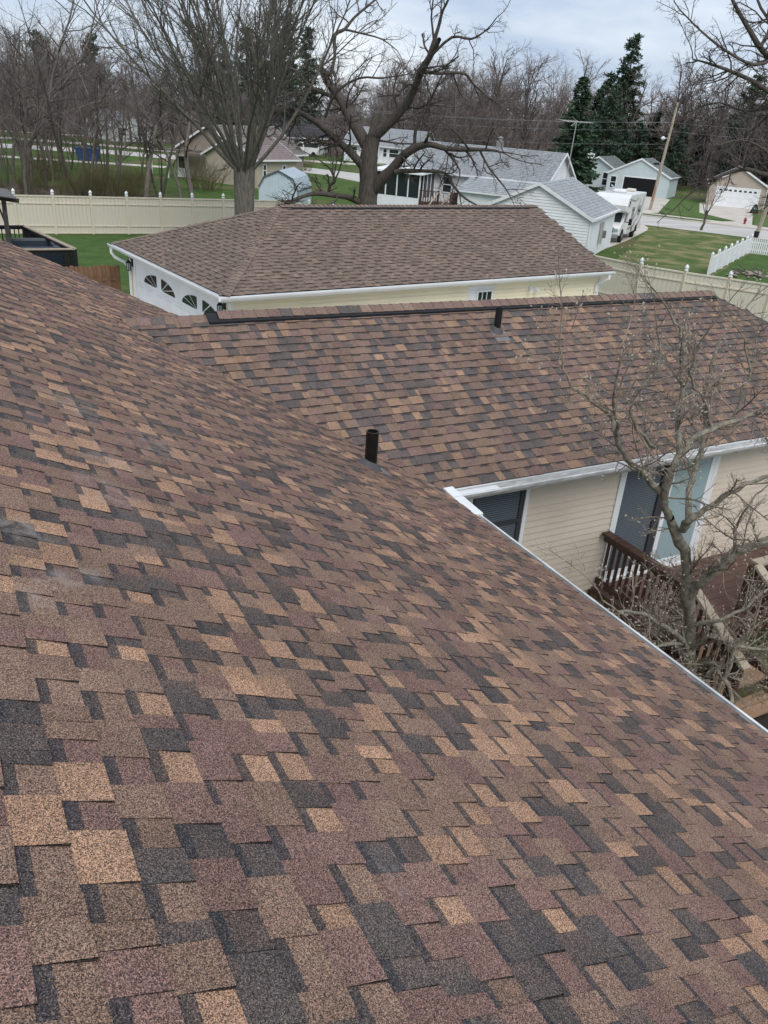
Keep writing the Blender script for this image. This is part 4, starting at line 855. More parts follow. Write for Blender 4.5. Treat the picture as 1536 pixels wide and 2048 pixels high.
SPOTS = [(2.5, 66), (5.2, 70), (7.0, 66.5), (9.0, 71), (11.8, 69), (12.6, 65.8), (13.4, 72), (14.0, 67.6), (17.4, 70.2), (6.2, 82), (2.6, 86), (13.5, 90), (18.5, 88), (10, 96)] + [(r.uniform(1, 21), r.uniform(64, 112)) for _ in range(56)]
for i, (x, y) in enumerate(q_ for q_ in SPOTS if (q_[0] - 28) ** 2 + (q_[1] - 84) ** 2 > 110):
    place_tree('sapling', 'thin leafless sapling in the brushy strip behind the pale fence', wood[r.choice((0, 1, 3))], (x + r.uniform(-.3, .3), y, 0), r.uniform(0, 6), (lambda q: (q * .9, q * .9, q))(r.uniform(.55, .95)), 'saplings in the brushy strip')
for i, (x, y, s, k) in enumerate(((35.5, 88.5, .5, 0), (37.2, 88.0, .55, 1), (36.3, 90.5, .48, 3))): place_tree('sapling', 'slender leafless tree growing beside the tan house wing', wood[k], (x, y, 0), i * 1.3, (s * .7, s * .7, s), 'slender trees beside the tan wing')
# big tree off to the right whose drooping branches hang into the picture
SHADE_LIMBS = [
 [(34.87,23.41,-0.10,1.014),(34.87,23.41,3.77,0.780),(34.73,23.61,5.18,0.727),(34.61,23.79,6.74,0.674),(34.47,24.00,8.25,0.622)],
 [(34.46,24.01,7.11,0.415),(33.06,25.37,9.05,0.309),(31.94,26.23,10.21,0.256),(31.30,26.48,10.64,0.229),(30.71,26.66,11.17,0.202),(29.94,27.03,12.00,0.150),(29.12,27.42,13.11,0.075)],
 [(34.64,23.75,6.55,0.363),(33.14,24.81,7.95,0.256),(31.60,25.81,9.09,0.202),(30.36,26.35,9.57,0.149),(29.09,26.87,9.87,0.098),(28.17,26.97,9.96,0.048)],
 [(34.62,23.78,6.15,0.363),(33.54,24.73,6.13,0.257),(32.53,25.50,5.93,0.204),(31.73,25.97,6.09,0.177),(31.05,26.27,5.92,0.151),(30.31,26.61,5.52,0.100),(29.67,26.83,5.04,0.062)],
 [(31.83,25.85,10.41,0.152),(30.71,26.02,9.96,0.125),(29.32,26.47,10.37,0.098),(28.03,26.76,10.94,0.072),(26.87,26.87,11.50,0.047)],
 [(34.47,24.00,8.25,0.415),(33.28,25.63,10.71,0.286),(32.33,26.81,12.08,0.235),(31.73,27.51,13.44,0.183)],
 [(32.63,24.82,8.39,0.177),(32.41,25.92,8.53,0.128),(32.07,27.12,8.34,0.104),(31.73,28.27,8.61,0.066),(31.57,29.19,8.38,0.040)],
 [(32.67,24.77,6.00,0.127),(31.52,25.17,6.90,0.100),(30.34,25.56,7.20,0.073),(29.36,25.67,6.96,0.048)],
 [(30.92,26.16,10.60,0.151),(31.16,26.13,11.40,0.126),(30.84,26.76,12.26,0.102),(31.01,26.83,13.13,0.077)]]
P_SHD = dict(P_OAK); P_SHD.update(L0=2.4, r0=.035, up=(.02, .0, -.02, -.02))
limb_tree('shade_tree', 'large dark bare tree reaching in over the hydrant and tan garage', [[(a_, b_, c_, d_ * .5) for a_, b_, c_, d_ in l_] for l_ in SHADE_LIMBS], BARK_D, TWIG_D, 33, P_SHD, per_m=2.4)
P_YOUNG = dict(P_WOOD); P_YOUNG.update(n=(7, 4, 3))
yt = free_tree(97, 4.6, .09, P_YOUNG, BARK_D, TWIG_D, stems=5, spread=42, fork_h=1.5, lean=(.06, -.02))
place_tree('street_tree', 'young leafless street tree at the near edge of the road', yt, (59.2, 51.6, 0), .4, 1.15)

# the wood along the horizon
r = rng(123); GW_ = 'bare trees of the wood behind the houses'
def clear_of(x, y):
    for bx, by, br in ((88, 92, 14), (86, 72, 12), (58, 96, 13), (48, 122, 10), (60, 120, 9), (26, 84, 16), (48, 60, 14), (36, 92, 9)):
        if (x - bx) ** 2 + (y - by) ** 2 < br * br: return False
    return True
P_FAR = dict(P_WOOD); P_FAR.update(wob=(.045, .13, .18, .2), up=(.05, .06, .05, 0), n=(16, 8, 5), rr=(.5, .62, .8), len=(.38, .46, .5), taper=(.25, .4, .5, .6))
far = [free_tree(160 + i, h, rr, P_FAR, TWIG_F if i % 2 else BARK_D, TWIG_F, stems=st, spread=sp_) for i, (h, rr, st, sp_) in enumerate(((15, .2, 1, 8), (13, .17, 2, 16), (16, .22, 1, 12), (14, .19, 2, 22)))]
n_w = 0
while n_w < 285:
    az = R(r.uniform(27, 96)); d = r.choice((r.uniform(124, 150), r.uniform(140, 240))); x, y = d * math.cos(az), d * math.sin(az)
    if not clear_of(x, y): continue
    if az > R(66) and d < 150 and r.random() < .5: continue
    k = r.randrange(4); s = r.uniform(.75, 1.12) * (1.0 + (d - 130) / 420) * (.9 if az > R(62) else 1.02)
    place_tree('wood_tree', 'leafless grey-brown tree in the wood behind the houses', far[k], (x, y, 0), r.uniform(0, 6.28), (s * 1.15, s * 1.15, s), GW_); n_w += 1
P_BR = dict(seg=(4, 3, 2), wob=(.12, .2, .2), up=(.03, .03, .0), taper=(.3, .3, .4), n=(5, 4), len=(.5, .5), rr=(.5, .55), ang=((15, 50), (20, 60)), sides=(3, 3, 3), trunk_lev=0); P_BR['from'] = (.15, .2)
def brush_mesh(seed, n, w, h, rad, m, P=P_BR):
    r = rng(seed); tb = (Tubes(), Tubes())
    for k in range(n):
        a = r.uniform(0, 6.28); q = math.sqrt(r.random()) * w; tilt = R(r.uniform(0, 28))
        grow(tb, r, (q * math.cos(a), q * math.sin(a), 0), (math.sin(tilt) * math.cos(a), math.sin(tilt) * math.sin(a), math.cos(tilt)), h * r.uniform(.5, 1.1), rad, 0, P)
    return tb[1].mesh('brush', m)
# far thicket behind the single trees: reads as one mass
tk = (Tubes(), Tubes()); r = rng(9)
for k in range(1250):
    az = R(r.uniform(26, 95)); d = r.uniform(128, 250); x, y = d * math.cos(az), d * math.sin(az)
    if not (az > R(66) and d < 175) and clear_of(x, y): grow(tk, r, (x, y, -.1), (r.gauss(0, .08), r.gauss(0, .08), 1), r.uniform(5, 13), r.uniform(.06, .12), 0, dict(P_BR, n=(10, 4), ang=((20, 60), (20, 60)), len=(.45, .5), rr=(.6, .7)))
tag(link('woods', tk[1].mesh('woods', TWIG_F)), 'dense leafless wood massed along the horizon', 'woods', kind='stuff')
# olive brush and bushes behind the fence
bm = [brush_mesh(200 + i, 60, .9, 2.0, .016, OLIVE) for i in range(3)]
r = rng(44)
for i, (x, y, s) in enumerate(((9.6, 65.2, .95), (11.2, 66.3, 1.1), (12.7, 66.0, 1.15), (14.0, 66.6, 1.0), (7.4, 67.8, .8), (15.2, 68.4, .9), (12.0, 68.5, 1.0), (3.4, 66.5, .8), (5.2, 67.4, .7), (1.5, 70, 1.0), (8.5, 73, 1.1), (13.0, 74, 1.0), (4.0, 78, 1.1), (16.5, 75, .9), (10.5, 80, 1.1))):
    o = link('brush_clump', bm[i % 3], None, (x, y, 0), (0, 0, r.uniform(0, 6))); o.scale = (s, s, s); tag(o, 'olive-brown twiggy brush clump behind the pale fence', 'shrub', 'brush clumps behind the pale fence')
o = link('bush', bm[1], None, (22.3, 74.2, 0)); o.scale = (1.7, 1.7, 1.25); tag(o, 'round olive bush against the taupe gable wall', 'bush')
for i, (x, y, s) in enumerate(((36.2, 98.5, .9), (39.5, 100.5, 1.0), (42.8, 100.8, .9))):
    o = link('lawn_shrub', bm[i], None, (x, y, 0), (0, 0, i)); o.scale = (s * 1.3, s * 1.3, s); tag(o, 'leafless greenish shrub on the lawn beside the far street', 'shrub', 'shrubs on the lawn by the far street')
# conifers
def needles(b, p, d, w, l, r):
    """a needle spray: two crossed drooping blades"""
    x = unit(np.cross(d, (r.gauss(0, .4), r.gauss(0, .4), 1))) * w; z = unit(np.cross(x, d)) * w * .5; t = p + d * l
    b.add([p - x * .3, p + x * .3, p + d * l * .6 + x, t, p + d * l * .6 - x], [(0, 1, 2, 3, 4)]); b.add([p - z * .3, p + d * l * .5 + z, t, p + d * l * .5 - z], [(0, 1, 2, 3)])
def spruce(seed, H, rad, m):
    r = rng(seed); b = MB(); tr = Tubes(); tr.add([(0, 0, -.1), (0, 0, H * .5), (0, 0, H)], [H * .018, H * .01, .01], 8); nl = int(H * 3.6)
    for k in range(nl):
        u = k / nl; z = H * (.05 + .95 * u); n = int(9 - 4 * u)
        for j in range(n):
            a = r.uniform(0, 6.28); L_ = rad * (1 - u) ** .85 * r.uniform(.7, 1.12) + .1; dr = np.array((math.cos(a), math.sin(a), -.12 - .28 * (1 - u) + r.gauss(0, .07))); steps = max(2, int(L_ / .34)); p = np.array((0, 0, z))
            for s in range(steps):
                q = p + dr * L_ * (s + .6) / steps + np.array((0, 0, .22 * L_ * ((s + .6) / steps) ** 2))
                for _ in range(5): needles(b, q, unit(dr + np.array((r.gauss(0, .5), r.gauss(0, .5), r.gauss(-.1, .35)))), .16, .5 * r.uniform(.7, 1.2), r)
    return tr.mesh('trunk', BARK_D), b.mesh('crown', m)
def pine(seed, H, rad, m, bare=.3):
    r = rng(seed); b = MB(); tr = Tubes(); tr.add([(0, 0, -.1), (.1, 0, H * .5), (0, .1, H)], [H * .016, H * .01, .02], 8)
    nl = int(H * 2.2)
    for k in range(nl):
        u = bare + (1 - bare) * k / nl; z = H * u
        for j in range(r.randint(2, 4)):
            a = r.uniform(0, 6.28); L_ = rad * (1.05 - u) ** .6 * r.uniform(.45, 1.15); dr = np.array((math.cos(a), math.sin(a), .12 + r.gauss(0, .12)))
            e_ = np.array((0, 0, z)) + dr * L_; tr.add([(0, 0, z), np.array((0, 0, z)) + dr * L_ * .5, e_], [.06, .04, .015], 3)
            for s in range(int(3 + L_ * 1.6)):
                q = np.array((0, 0, z)) + dr * L_ * r.uniform(.35, 1.0) + np.array((r.gauss(0, .28), r.gauss(0, .28), r.gauss(.05, .14)))
                for _ in range(7): needles(b, q, unit((r.gauss(0, 1), r.gauss(0, 1), r.gauss(.35, .6))), .12, .62 * r.uniform(.7, 1.2), r)
    return tr.mesh('trunk', BARK_D), b.mesh('crown', m)
sp = spruce(301, 13.5, 3.5, SPRUCE); pn = [pine(310 + i, h, w, PINE, bb) for i, (h, w, bb) in enumerate(((20, 4.2, .12), (16, 4.6, .1), (14, 3.6, .05)))]
place_tree('spruce_tree', 'dense dark green spruce behind the white house gable with the antenna', sp, (69.9, 82.7, 0), 0, (1.06, 1.06, .93))
place_tree('pine_tree', 'tall open-topped pine behind the pale blue garage', pn[0], (101, 109, 0), 0, 1.02)
place_tree('pine_tree', 'broad dark pine towering left of the utility pole top', pn[1], (93, 104, 0), 2, .92)
place_tree('pine_tree', 'wide dark pine at the right edge behind the tan garage', pn[1], (108, 90, 0), 4, .98)
r = rng(77)
for az, d, s, k in ((48.5, 140, .9, 2), (47.3, 152, 1.0, 1), (46, 138, .85, 2), (45.0, 150, 1.02, 2), (44, 142, .8, 1), (42.6, 150, .85, 2), (38, 146, .9, 1), (36.6, 150, .85, 2), (48, 131, .72, 1), (46.6, 132, .7, 2), (45.6, 139, .75, 2), (43.4, 136, .72, 1), (37.3, 140, .8, 2), (35.4, 144, .8, 1)):
    if az < 47.2: s *= .72
    place_tree('evergreen', 'dark evergreen in the row behind the pale blue garage', pn[k], (d * math.cos(R(az)), d * math.sin(R(az)), 0), r.uniform(0, 6), (s * 1.15, s * 1.15, s), 'evergreens behind the pale blue garage')
for az, d, s, k in ((82.5, 160, 1.05, 2), (79.5, 165, 1.1, 2), (68.2, 155, 1.0, 0), (66.8, 160, .95, 0), (72, 160, 1.0, 2), (70.5, 150, 1.1, 1)):
    place_tree('evergreen', 'distant dark evergreen rising above the leafless wood', pn[k], (d * math.cos(R(az)), d * math.sin(R(az)), 0), r.uniform(0, 6), s, 'distant evergreens above the leafless wood')

# ------------------------------------------------------------------ houses beyond the fence
def gable_house(name, label, cat, x, y, rot, w, d, he, hr, wallm, roofm, oh=.35, boards=(), pitch=.15, courses=14, holes=(), trim=None, group=None):
    """local frame: u across the gable, v along the ridge; gable front at v = 0"""
    t = thing(name, label, cat, (x, y, 0), R(rot), group); trim = trim or WHITE_V
    b = MB(); b.prism([(0, 0, 0), (w, 0, 0), (w, 0, he), (w / 2, 0, hr - .12), (0, 0, he)], (0, d, 0)); b.build('wall', wallm, t)
    sl = (hr - he) / (w / 2); L_ = math.hypot(w / 2 + oh, (w / 2 + oh) * sl); c = 1 / math.hypot(1, sl)
    b = MB()
    for sg in (-1, 1):
        P = lambda v, s, h: (w / 2 + sg * s * c, v, hr - s * c * sl + h)
        for k in range(courses):
            s0, s1 = L_ * k / courses, L_ * (k + 1) / courses; q = [P(-oh, s0, .0), P(d + oh, s0, .0), P(d + oh, s1, .03), P(-oh, s1, .03)]; b.quad(*(q if sg > 0 else q[::-1]))
            q = [P(-oh, s1, .03), P(d + oh, s1, .03), P(d + oh, s1, -.0), P(-oh, s1, -.0)]; b.quad(*(q if sg > 0 else q[::-1]))
        b.prism([P(-oh, 0, -.005), P(-oh, L_, -.005), P(-oh, L_, -.1), P(-oh, 0, -.1)], (0, d + 2 * oh, 0))
    b.cur = 0; rf_ = b.build('roof', roofm, t)
    for v0 in (-oh - .03, d + oh):
        for sg in (-1, 1):
            b = MB(); P = lambda s, h: (w / 2 + sg * s * c, v0, hr - s * c * sl + h); b.prism([P(0, .03), P(L_ + .02, .03), P(L_ + .02, -.17), P(0, -.17)], (0, .028, 0)); b.build('rake_board', trim, t)
    for sg, u in ((-1, -oh), (1, w + oh)):
        b = MB(); z = he - oh * sl; b.box((u - .06 + sg * .05, -oh, z - .12), (u + .06 + sg * .05, d + oh, z + .02)); b.build('gutter', trim, t)
    for f in boards:
        z = .05
        while z < (hr if f in 'FB' else he) - .1:
            z1 = z + pitch
            ln = w if f in 'FB' else d
            lo, hi = 0.0, ln
            if f in 'FB' and z1 > he: q = (z1 - he) / sl; lo, hi = q, w - q
            cuts = [(lo, hi)]
            for hf, h0, h1, z0_, z1_ in holes:
                if hf == f and z1 > z0_ and z < z1_:
                    nc = []
                    for a, e_ in cuts:
                        if h1 <= a or h0 >= e_: nc.append((a, e_)); continue
                        if h0 > a: nc.append((a, h0))
                        if h1 < e_: nc.append((h1, e_))
                    cuts = nc
            for a, e_ in cuts:
                if e_ - a < .05: continue
                b = MB(); F = {'F': lambda s, o, zz: (s, -o, zz), 'R': lambda s, o, zz: (w + o, s, zz), 'L': lambda s, o, zz: (-o, d - s, zz), 'B': lambda s, o, zz: (w - s, d + o, zz)}[f]
                zt_ = z1 - .016; b.add([F(a, .045, z), F(e_, .045, z), F(e_, .022, zt_), F(a, .022, zt_), F(a, .001, z), F(e_, .001, z)], [(0, 1, 2, 3), (4, 5, 1, 0)]); b.build('siding_board', wallm, t)
            z = z1
    return t
def wall_window(t, face, w, d, s, z, ww, wh, fm=None, gm=None, grid=1, name='window', depth=.05):
    F = {'F': lambda q, o, zz: (q, -o, zz), 'R': lambda q, o, zz: (w + o, q, zz), 'L': lambda q, o, zz: (-o, d - q, zz)}[face]
    def bx(b, s0, s1, z0, z1, o0, o1): b.loft([[F(s0, o0, z0), F(s1, o0, z0), F(s1, o0, z1), F(s0, o0, z1)], [F(s0, o1, z0), F(s1, o1, z0), F(s1, o1, z1), F(s0, o1, z1)]])
    b = MB(); k = .09
    for s0, s1, z0, z1 in ((s, s + k, z, z + wh), (s + ww - k, s + ww, z, z + wh), (s + k, s + ww - k, z, z + k), (s + k, s + ww - k, z + wh - k, z + wh)): bx(b, s0, s1, z0, z1, .01, depth)
    if grid: bx(b, s + k, s + ww - k, z + wh / 2 - .03, z + wh / 2 + .03, .01, depth - .01)
    o = b.build(name, fm or WHITE_V, t); b = MB(); bx(b, s + k, s + ww - k, z + k, z + wh - k, .006, .03); b.build('pane', gm or GLASS, o); return o

# white house with sunroom, railed deck and attached garage
wh = gable_house('white_house', 'long white house with grey gable roof, glazed sunroom and roof antenna', 'house', 43.24, 53.79, 35.35, 7.93, 11.72, 3.3, 5.28, WHITE_V, GREYROOF, boards='F', pitch=.17, courses=20)
def whm(b, name, m, par=None): return b.build(name, m, par or wh)
SU0, SU1, SV0, SV1 = -3.0, -.05, 9.3, 13.3
b = MB(); b.prism([(SU0, SV0, .35), (SU1, SV0, .35), (SU1, SV1, .35), (SU0, SV1, .35)], (0, 0, .85)); sr = whm(b, 'sunroom', WHITE_V)
b = MB(); b.prism([(SU0 + .1, SV0 + .1, 1.2), (SU1, SV0 + .1, 1.2), (SU1, SV1 - .1, 1.2), (SU0 + .1, SV1 - .1, 1.2)], (0, 0, .02)); whm(b, 'sunroom_floor', DARK, sr)
b = MB(); b.loft([[(SU0 - .35, SV0 - .35, 2.95), (.1, SV0 - .35, 3.15), (.1, SV1 + .35, 3.15), (SU0 - .35, SV1 + .35, 2.95)], [(SU0 - .35, SV0 - .35, 3.08), (.1, SV0 - .35, 3.28), (.1, SV1 + .35, 3.28), (SU0 - .35, SV1 + .35, 3.08)]]); whm(b, 'sunroom_roof', WHITE_V, sr)
b = MB()
for i in range(5): v = SV0 + (SV1 - SV0) * i / 4; b.box((SU0 - .02, v - .05, 1.2), (SU0 + .08, v + .05, 2.95))
for i in range(1, 5): u = SU0 + (SU1 - SU0) * i / 4; b.box((u - .05, SV0 - .02, 1.2), (u + .05, SV0 + .08, 3.0))
tag(whm(b, 'mullion', WHITE_V, sr), kind='stuff')
for i in range(4):
    v = SV0 + (SV1 - SV0) * i / 4; b = MB(); b.box((SU0 + .02, v + .05, 1.22), (SU0 + .04, v + (SV1 - SV0) / 4 - .05, 2.95)); whm(b, 'pane', GLASS, sr)
    u = SU0 + (SU1 - SU0) * i / 4; b = MB(); b.box((u + .05, SV0 + .02, 1.0), (u + (SU1 - SU0) / 4 - .05, SV0 + .04, 2.98)); whm(b, 'pane', GLASS, sr)
wd = MB(); wd.box((SU0, 6.5, .82), (-.05, SV0 - .05, .9)); wdk = whm(wd, 'side_deck', DECK)
for (p, q) in (((SU0 + .03, 7.65), (SU0 + .03, SV0 - .1)), ((SU0 + .03, 6.55), (-.3, 6.55))):
    p, q = np.array(p), np.array(q); L_ = np.linalg.norm(q - p); dd = unit(q - p)
    b = MB(); b.obar((*p, 1.85), (*q, 1.85), .1, .06); b.obar((*p, 1.0), (*q, 1.0), .06, .06); whm(b, 'rail', DECK, wdk)
    b = MB(); k = 0
    while k <= L_: c_ = p + dd * k; b.box((c_[0] - .03, c_[1] - .03, .9), (c_[0] + .03, c_[1] + .03, 1.84)); k += .21
    tag(whm(b, 'balusters', DECK, wdk), kind='stuff')
for q in ((SU0 + .03, 6.55), (SU0 + .03, 7.65), (SU0 + .03, 9.15)):
    b = MB(); b.box((q[0] - .07, q[1] - .07, 0), (q[0] + .07, q[1] + .07, 1.95)); whm(b, 'deck_post', DECK, wdk)
for v_ in (6.6, 7.6): b = MB(); b.obar((SU0, v_, 1.85), (SU0 - 1.7, v_, 1.0), .09, .06); whm(b, 'stair_rail', RAILCAP, wdk)
for i in range(4): b = MB(); b.box((SU0 - .36 - i * .38, 6.6, .62 - i * .2), (SU0 - .03 - i * .38, 7.6, .66 - i * .2)); whm(b, 'stair_tread', TREAD, wdk)
wall_window(wh, 'L', 7.93, 11.72, 11.72 - 8.6, 1.6, .9, 1.3)
b = MB()
for k in range(8):
    a0, a1 = k / 8, (k + 1) / 8; q = lambda s, v, h: (-.42 - 3.0 * s, v, 3.08 - .85 * s + h)
    b.quad(q(a0, 6.0, 0), q(a0, -.6, 0), q(a1, -.6, .03), q(a1, 6.0, .03)); b.quad(q(a1, 6.0, .03), q(a1, -.6, .03), q(a1, -.6, 0), q(a1, 6.0, 0))
whm(b, 'lean_to_roof', GREYROOF2)
b = MB(); b.prism([(-.42, 5.9, 2.2), (-3.3, 5.9, 2.2), (-.42, 5.9, 3.02)], (0, .06, 0)); whm(b, 'lean_to_gable', TREAD)
b = MB(); b.box((-3.2, .2, 0), (-.02, 5.88, 2.19)); whm(b, 'lean_to_wall', WHITE_V); b = MB(); b.box((-3.5, -.6, 2.1), (-3.38, 6.0, 2.22)); whm(b, 'gutter', WHITE_V)
b = MB(); b.bevbox((3.8, 5.2, 4.75), (4.25, 5.7, 5.75), .02); b.lathe([(.17, 5.76), (.17, 5.95), (.24, 5.97), (.05, 6.1)], 10, (4.02, 5.45, 0)); whm(b, 'chimney', mat('grey_flue_metal', (.22, .21, .2), .6))
AT = mat('antenna_aluminium', (.45, .45, .43), .4, metal=.5)
b = MB(); ax, ay = 4.0, -.55; b.tube([(ax, ay, 2.9), (ax + .1, ay - .1, 7.7)], .035, 6); top = np.array((ax + .1, ay - .1, 7.6)); an = whm(b, 'antenna_mast', AT)
b = MB(); bd = unit((.8, -.6, .0)); pr = np.array((.6, .8, .1)); b.tube([top - bd * 1.5, top + bd * 1.6], .025, 5)
for i in range(9): q = top + bd * (-1.4 + i * .36); h = .85 - .07 * i; b.tube([q - pr * h, q + pr * h], .014, 4)
for s in (1, -1): b.tube([top, top - bd * .5 + np.array((0, 0, s * .35))], .015, 4)
whm(b, 'antenna_boom', AT, an)
b = MB(); b.bevbox((6.4, -.12, 2.5), (6.62, -.024, 2.75), .02); whm(b, 'wall_light', BLACK)
ag = gable_house('attached_garage', 'white clapboard garage with pale grey gable roof joined to the white house', 'garage', 30.76, 43.83, -52.34, 6.6, 8.55, 2.52, 4.12, WHITE_V, GREYROOF2, oh=.2, boards='FR', pitch=.165, courses=16)
b = MB(); b.box((6.725, 3.4, .7), (6.83, 3.75, 2.0)); b.build('meter_pipe', AT, ag); b = MB(); b.bevbox((6.725, 4.35, .95), (6.9, 4.65, 1.4), .02); b.build('meter_box', LEAD, ag)
b = MB(); b.box((-.01, -.04, 0), (.1, .06, 2.45)); b.build('corner_trim', WHITE_V, ag); b = MB(); b.box((6.62, -.05, 0), (6.74, .06, 2.45)); b.build('corner_trim', WHITE_V, ag)

# pale blue garage with its door open, and the blue house beside it
BW, BD = 7.69, 6.26
bg_ = gable_house('blue_garage', 'pale blue gable garage across the street with its door standing open', 'garage', 78.05, 84.8, -55.81, BW, BD, 2.46, 4.31, BLUEGREY, GREENROOF, oh=.15, courses=12)
b = MB(); b.box((2.1, -.03, .02), (6.1, -.012, 2.05)); b.build('dark_doorway_sheet', DARK, bg_)  # near-black sheet on the solid wall, painting the unlit inside of the garage
b = MB()
for lo, hi in (((1.96, -.06, 0), (2.1, -.005, 2.19)), ((6.1, -.06, 0), (6.24, -.005, 2.19)), ((2.1, -.06, 2.05), (6.1, -.005, 2.19))): b.box(lo, hi)
b.build('door_frame', WHITE_V, bg_)
wall_window(bg_, 'F', BW, BD, .35, .55, .85, 1.5); r = rng(6)
for k in range(3): b = MB(); b.bevbox((5.0 + .0, 1.6 + k * 1.1, 3.62), (5.3, 1.9 + k * 1.1, 3.86), .02); b.build('roof_vent', DARK, bg_)
bh = gable_house('blue_house', 'pale blue house with green-grey roof and satellite dish behind the motorhome', 'house', 78.6, 91.2, -55.81, 5.0, 8.0, 2.6, 4.0, BLUEGREY, GREENROOF, oh=.3, courses=12)
wall_window(bh, 'F', 5, 8, 1.0, .6, .8, 1.5); wall_window(bh, 'F', 5, 8, 3.3, .5, .8, 1.7)
dish = MB(); dish.lathe([(.05, 0), (.35, .06), (.6, .2), (.57, .21), (.3, .1), (.02, .04)], 16); o = dish.build('satellite_dish', WHITE, bh, True); o.location = (1.0, 1.8, 4.0); o.rotation_euler = (R(75), 0, R(-20))
mast = MB(); mast.tube([(1.0, 2.0, 2.9), (1.0, 1.85, 4.0)], .04, 6); mast.build('dish_mast', LEAD, bh)
# tan garage with the white door
TW, TD = 6.4, 7.2
tg = gable_house('tan_garage', 'tan gable garage with wide white overhead door behind the conical shrub', 'garage', 82.9, 72.63, -47.5, TW, TD, 2.59, 4.35, TANWALL, TANROOF, oh=.2, courses=12)
b = MB()
for lo, hi in (((.85, -.05, 0), (1.0, -.005, 2.2)), ((5.6, -.05, 0), (5.75, -.005, 2.2)), ((1.0, -.05, 2.06), (5.6, -.005, 2.2))): b.box(lo, hi)
gd2 = b.build('garage_door', WHITE_V, tg)
for k in range(4): b = MB(); b.bevbox((1.004, -.035, k * .515 + .003), (5.596, -.006, (k + 1) * .515 - .003), .01); b.build('door_section', WHITE_V, gd2)
for k in range(8):
    b = MB(); s = 1.15 + k * .55; q = [(s, -.042, 1.72), (s + .36, -.042, 1.72), (s + .30, -.042, 1.92), (s + .06, -.042, 1.92)]
    b.prism(q, (0, .01, 0)); b.build('pane', GLASS, gd2)
b = MB(); b.tube([(6.42, -.08, 2.35), (6.42, -.08, .05)], .06, 6); b.build('downspout', WHITE, tg)
th2 = gable_house('tan_house', 'tan house mostly out of frame beside the tan garage', 'house', 89.6, 66.0, -47.5, 7, 9, 2.7, 4.5, TANWALL, TANROOF, courses=10); wall_window(th2, 'F', 7, 9, .6, .9, 1.2, 1.3)
# taupe house behind the maple, tan wing beside it
tp = gable_house('taupe_house', 'taupe clapboard house with white rakes half hidden behind the maple', 'house', 23.08, 85.98, -50.0, 7.82, 12.0, 2.73, 5.0, TAUPE, TANROOF, boards='F', pitch=.2, courses=16, holes=(('F', .0, 1.3, 0, 2.3),))
b = MB(); b.box((.15, -.05, .05), (1.2, -.003, 2.15)); pdr = b.build('porch_door', WHITE_V, tp); b = MB(); b.box((.3, -.06, .9), (1.05, -.051, 1.95)); b.build('pane', GLASS, pdr)
pc = MB(); pc.prism([(-1.9, -.4, 2.35), (3.4, -.4, 2.55), (3.4, -.4, 2.68), (-1.9, -.4, 2.48)], (0, -1.3, 0)); pc.build('porch_roof', TANROOF, tp)
for u in (-1.8, .1): b = MB(); b.box((u - .06, -1.6, 0), (u + .06, -1.48, 2.36)); b.build('porch_post', WHITE_V, tp)
tw = gable_house('tan_wing', 'low tan house with pinkish brown roof and two small white windows', 'house', 25.0, 82.6, -61.2, 6.5, 5.8, 2.6, 4.2, mat('light_tan_siding', (.44, .385, .31), .7, var=.05), mat('pinkish_roof', (.20, .165, .16), .9, var=.15, vscale=2), courses=12, oh=.3)
wall_window(tw, 'R', 6.5, 5.8, .75, 1.0, .55, 1.1); wall_window(tw, 'R', 6.5, 5.8, 3.6, 1.0, .55, 1.0)
# slate-roofed house and white van behind
dh = gable_house('slate_house', 'white-walled house with slate-dark roof behind the gambrel shed', 'house', 53.0, 146.5, -70.0, 8.5, 9.5, 2.6, 5.6, mat('blue_white_siding', (.55, .60, .64), .7), DARKROOF, courses=10)
wall_window(dh, 'R', 8.5, 9.5, 1.5, .6, 2.6, 1.5)
w2 = gable_house('white_cottage', 'white house with grey roof and white door behind the oak trunk', 'house', 65.4, 129.6, -137.9, 7.5, 12.5, 2.7, 5.0, WHITE_V, GREYROOF, courses=12)
wall_window(w2, 'R', 7.5, 12.5, 1.0, .9, 1.2, 1.3); wall_window(w2, 'R', 7.5, 12.5, 6.4, 1.0, .7, 1.25); wall_window(w2, 'R', 7.5, 12.5, 7.4, 1.0, 1.6, 1.25)
b = MB(); b.box((7.502, 4.5, .2), (7.55, 5.5, 2.3)); dr = b.build('front_door', WHITE_V, w2); b = MB(); b.box((7.551, 4.7, .5), (7.56, 5.3, 2.1)); b.build('pane', GLASS, dr)
b = MB(); b.box((7.56, 4.2, 2.42), (8.7, 6.2, 2.52)); b.build('porch_roof', WHITE_V, w2)
for q in (4.3, 6.1): b = MB(); b.box((8.55, q - .06, 0), (8.67, q + .06, 2.42)); b.build('porch_post', WHITE_V, w2)
b = MB(); b.box((7.56, 3.2, 0), (8.7, 7.0, .18)); b.build('porch_step', CONCRETE, w2)
for i, (x, y, rot, lab) in enumerate(((3, 168, 20, 'distant grey-roofed house beyond the lanes at the far left'), (29, 146, 10, 'distant low house with pale roof among the trees left of the maple'))):
    hh = gable_house('distant_house', lab, 'house', x, y, rot, 7, 12, 2.5, 4.4, (TANWALL, WHITE_V)[i], (TANROOF, GREYROOF)[i], courses=6); wall_window(hh, 'F', 7, 12, 1, .8, 1.4, 1.3); wall_window(hh, 'F', 7, 12, 4.2, .8, 1.4, 1.3)

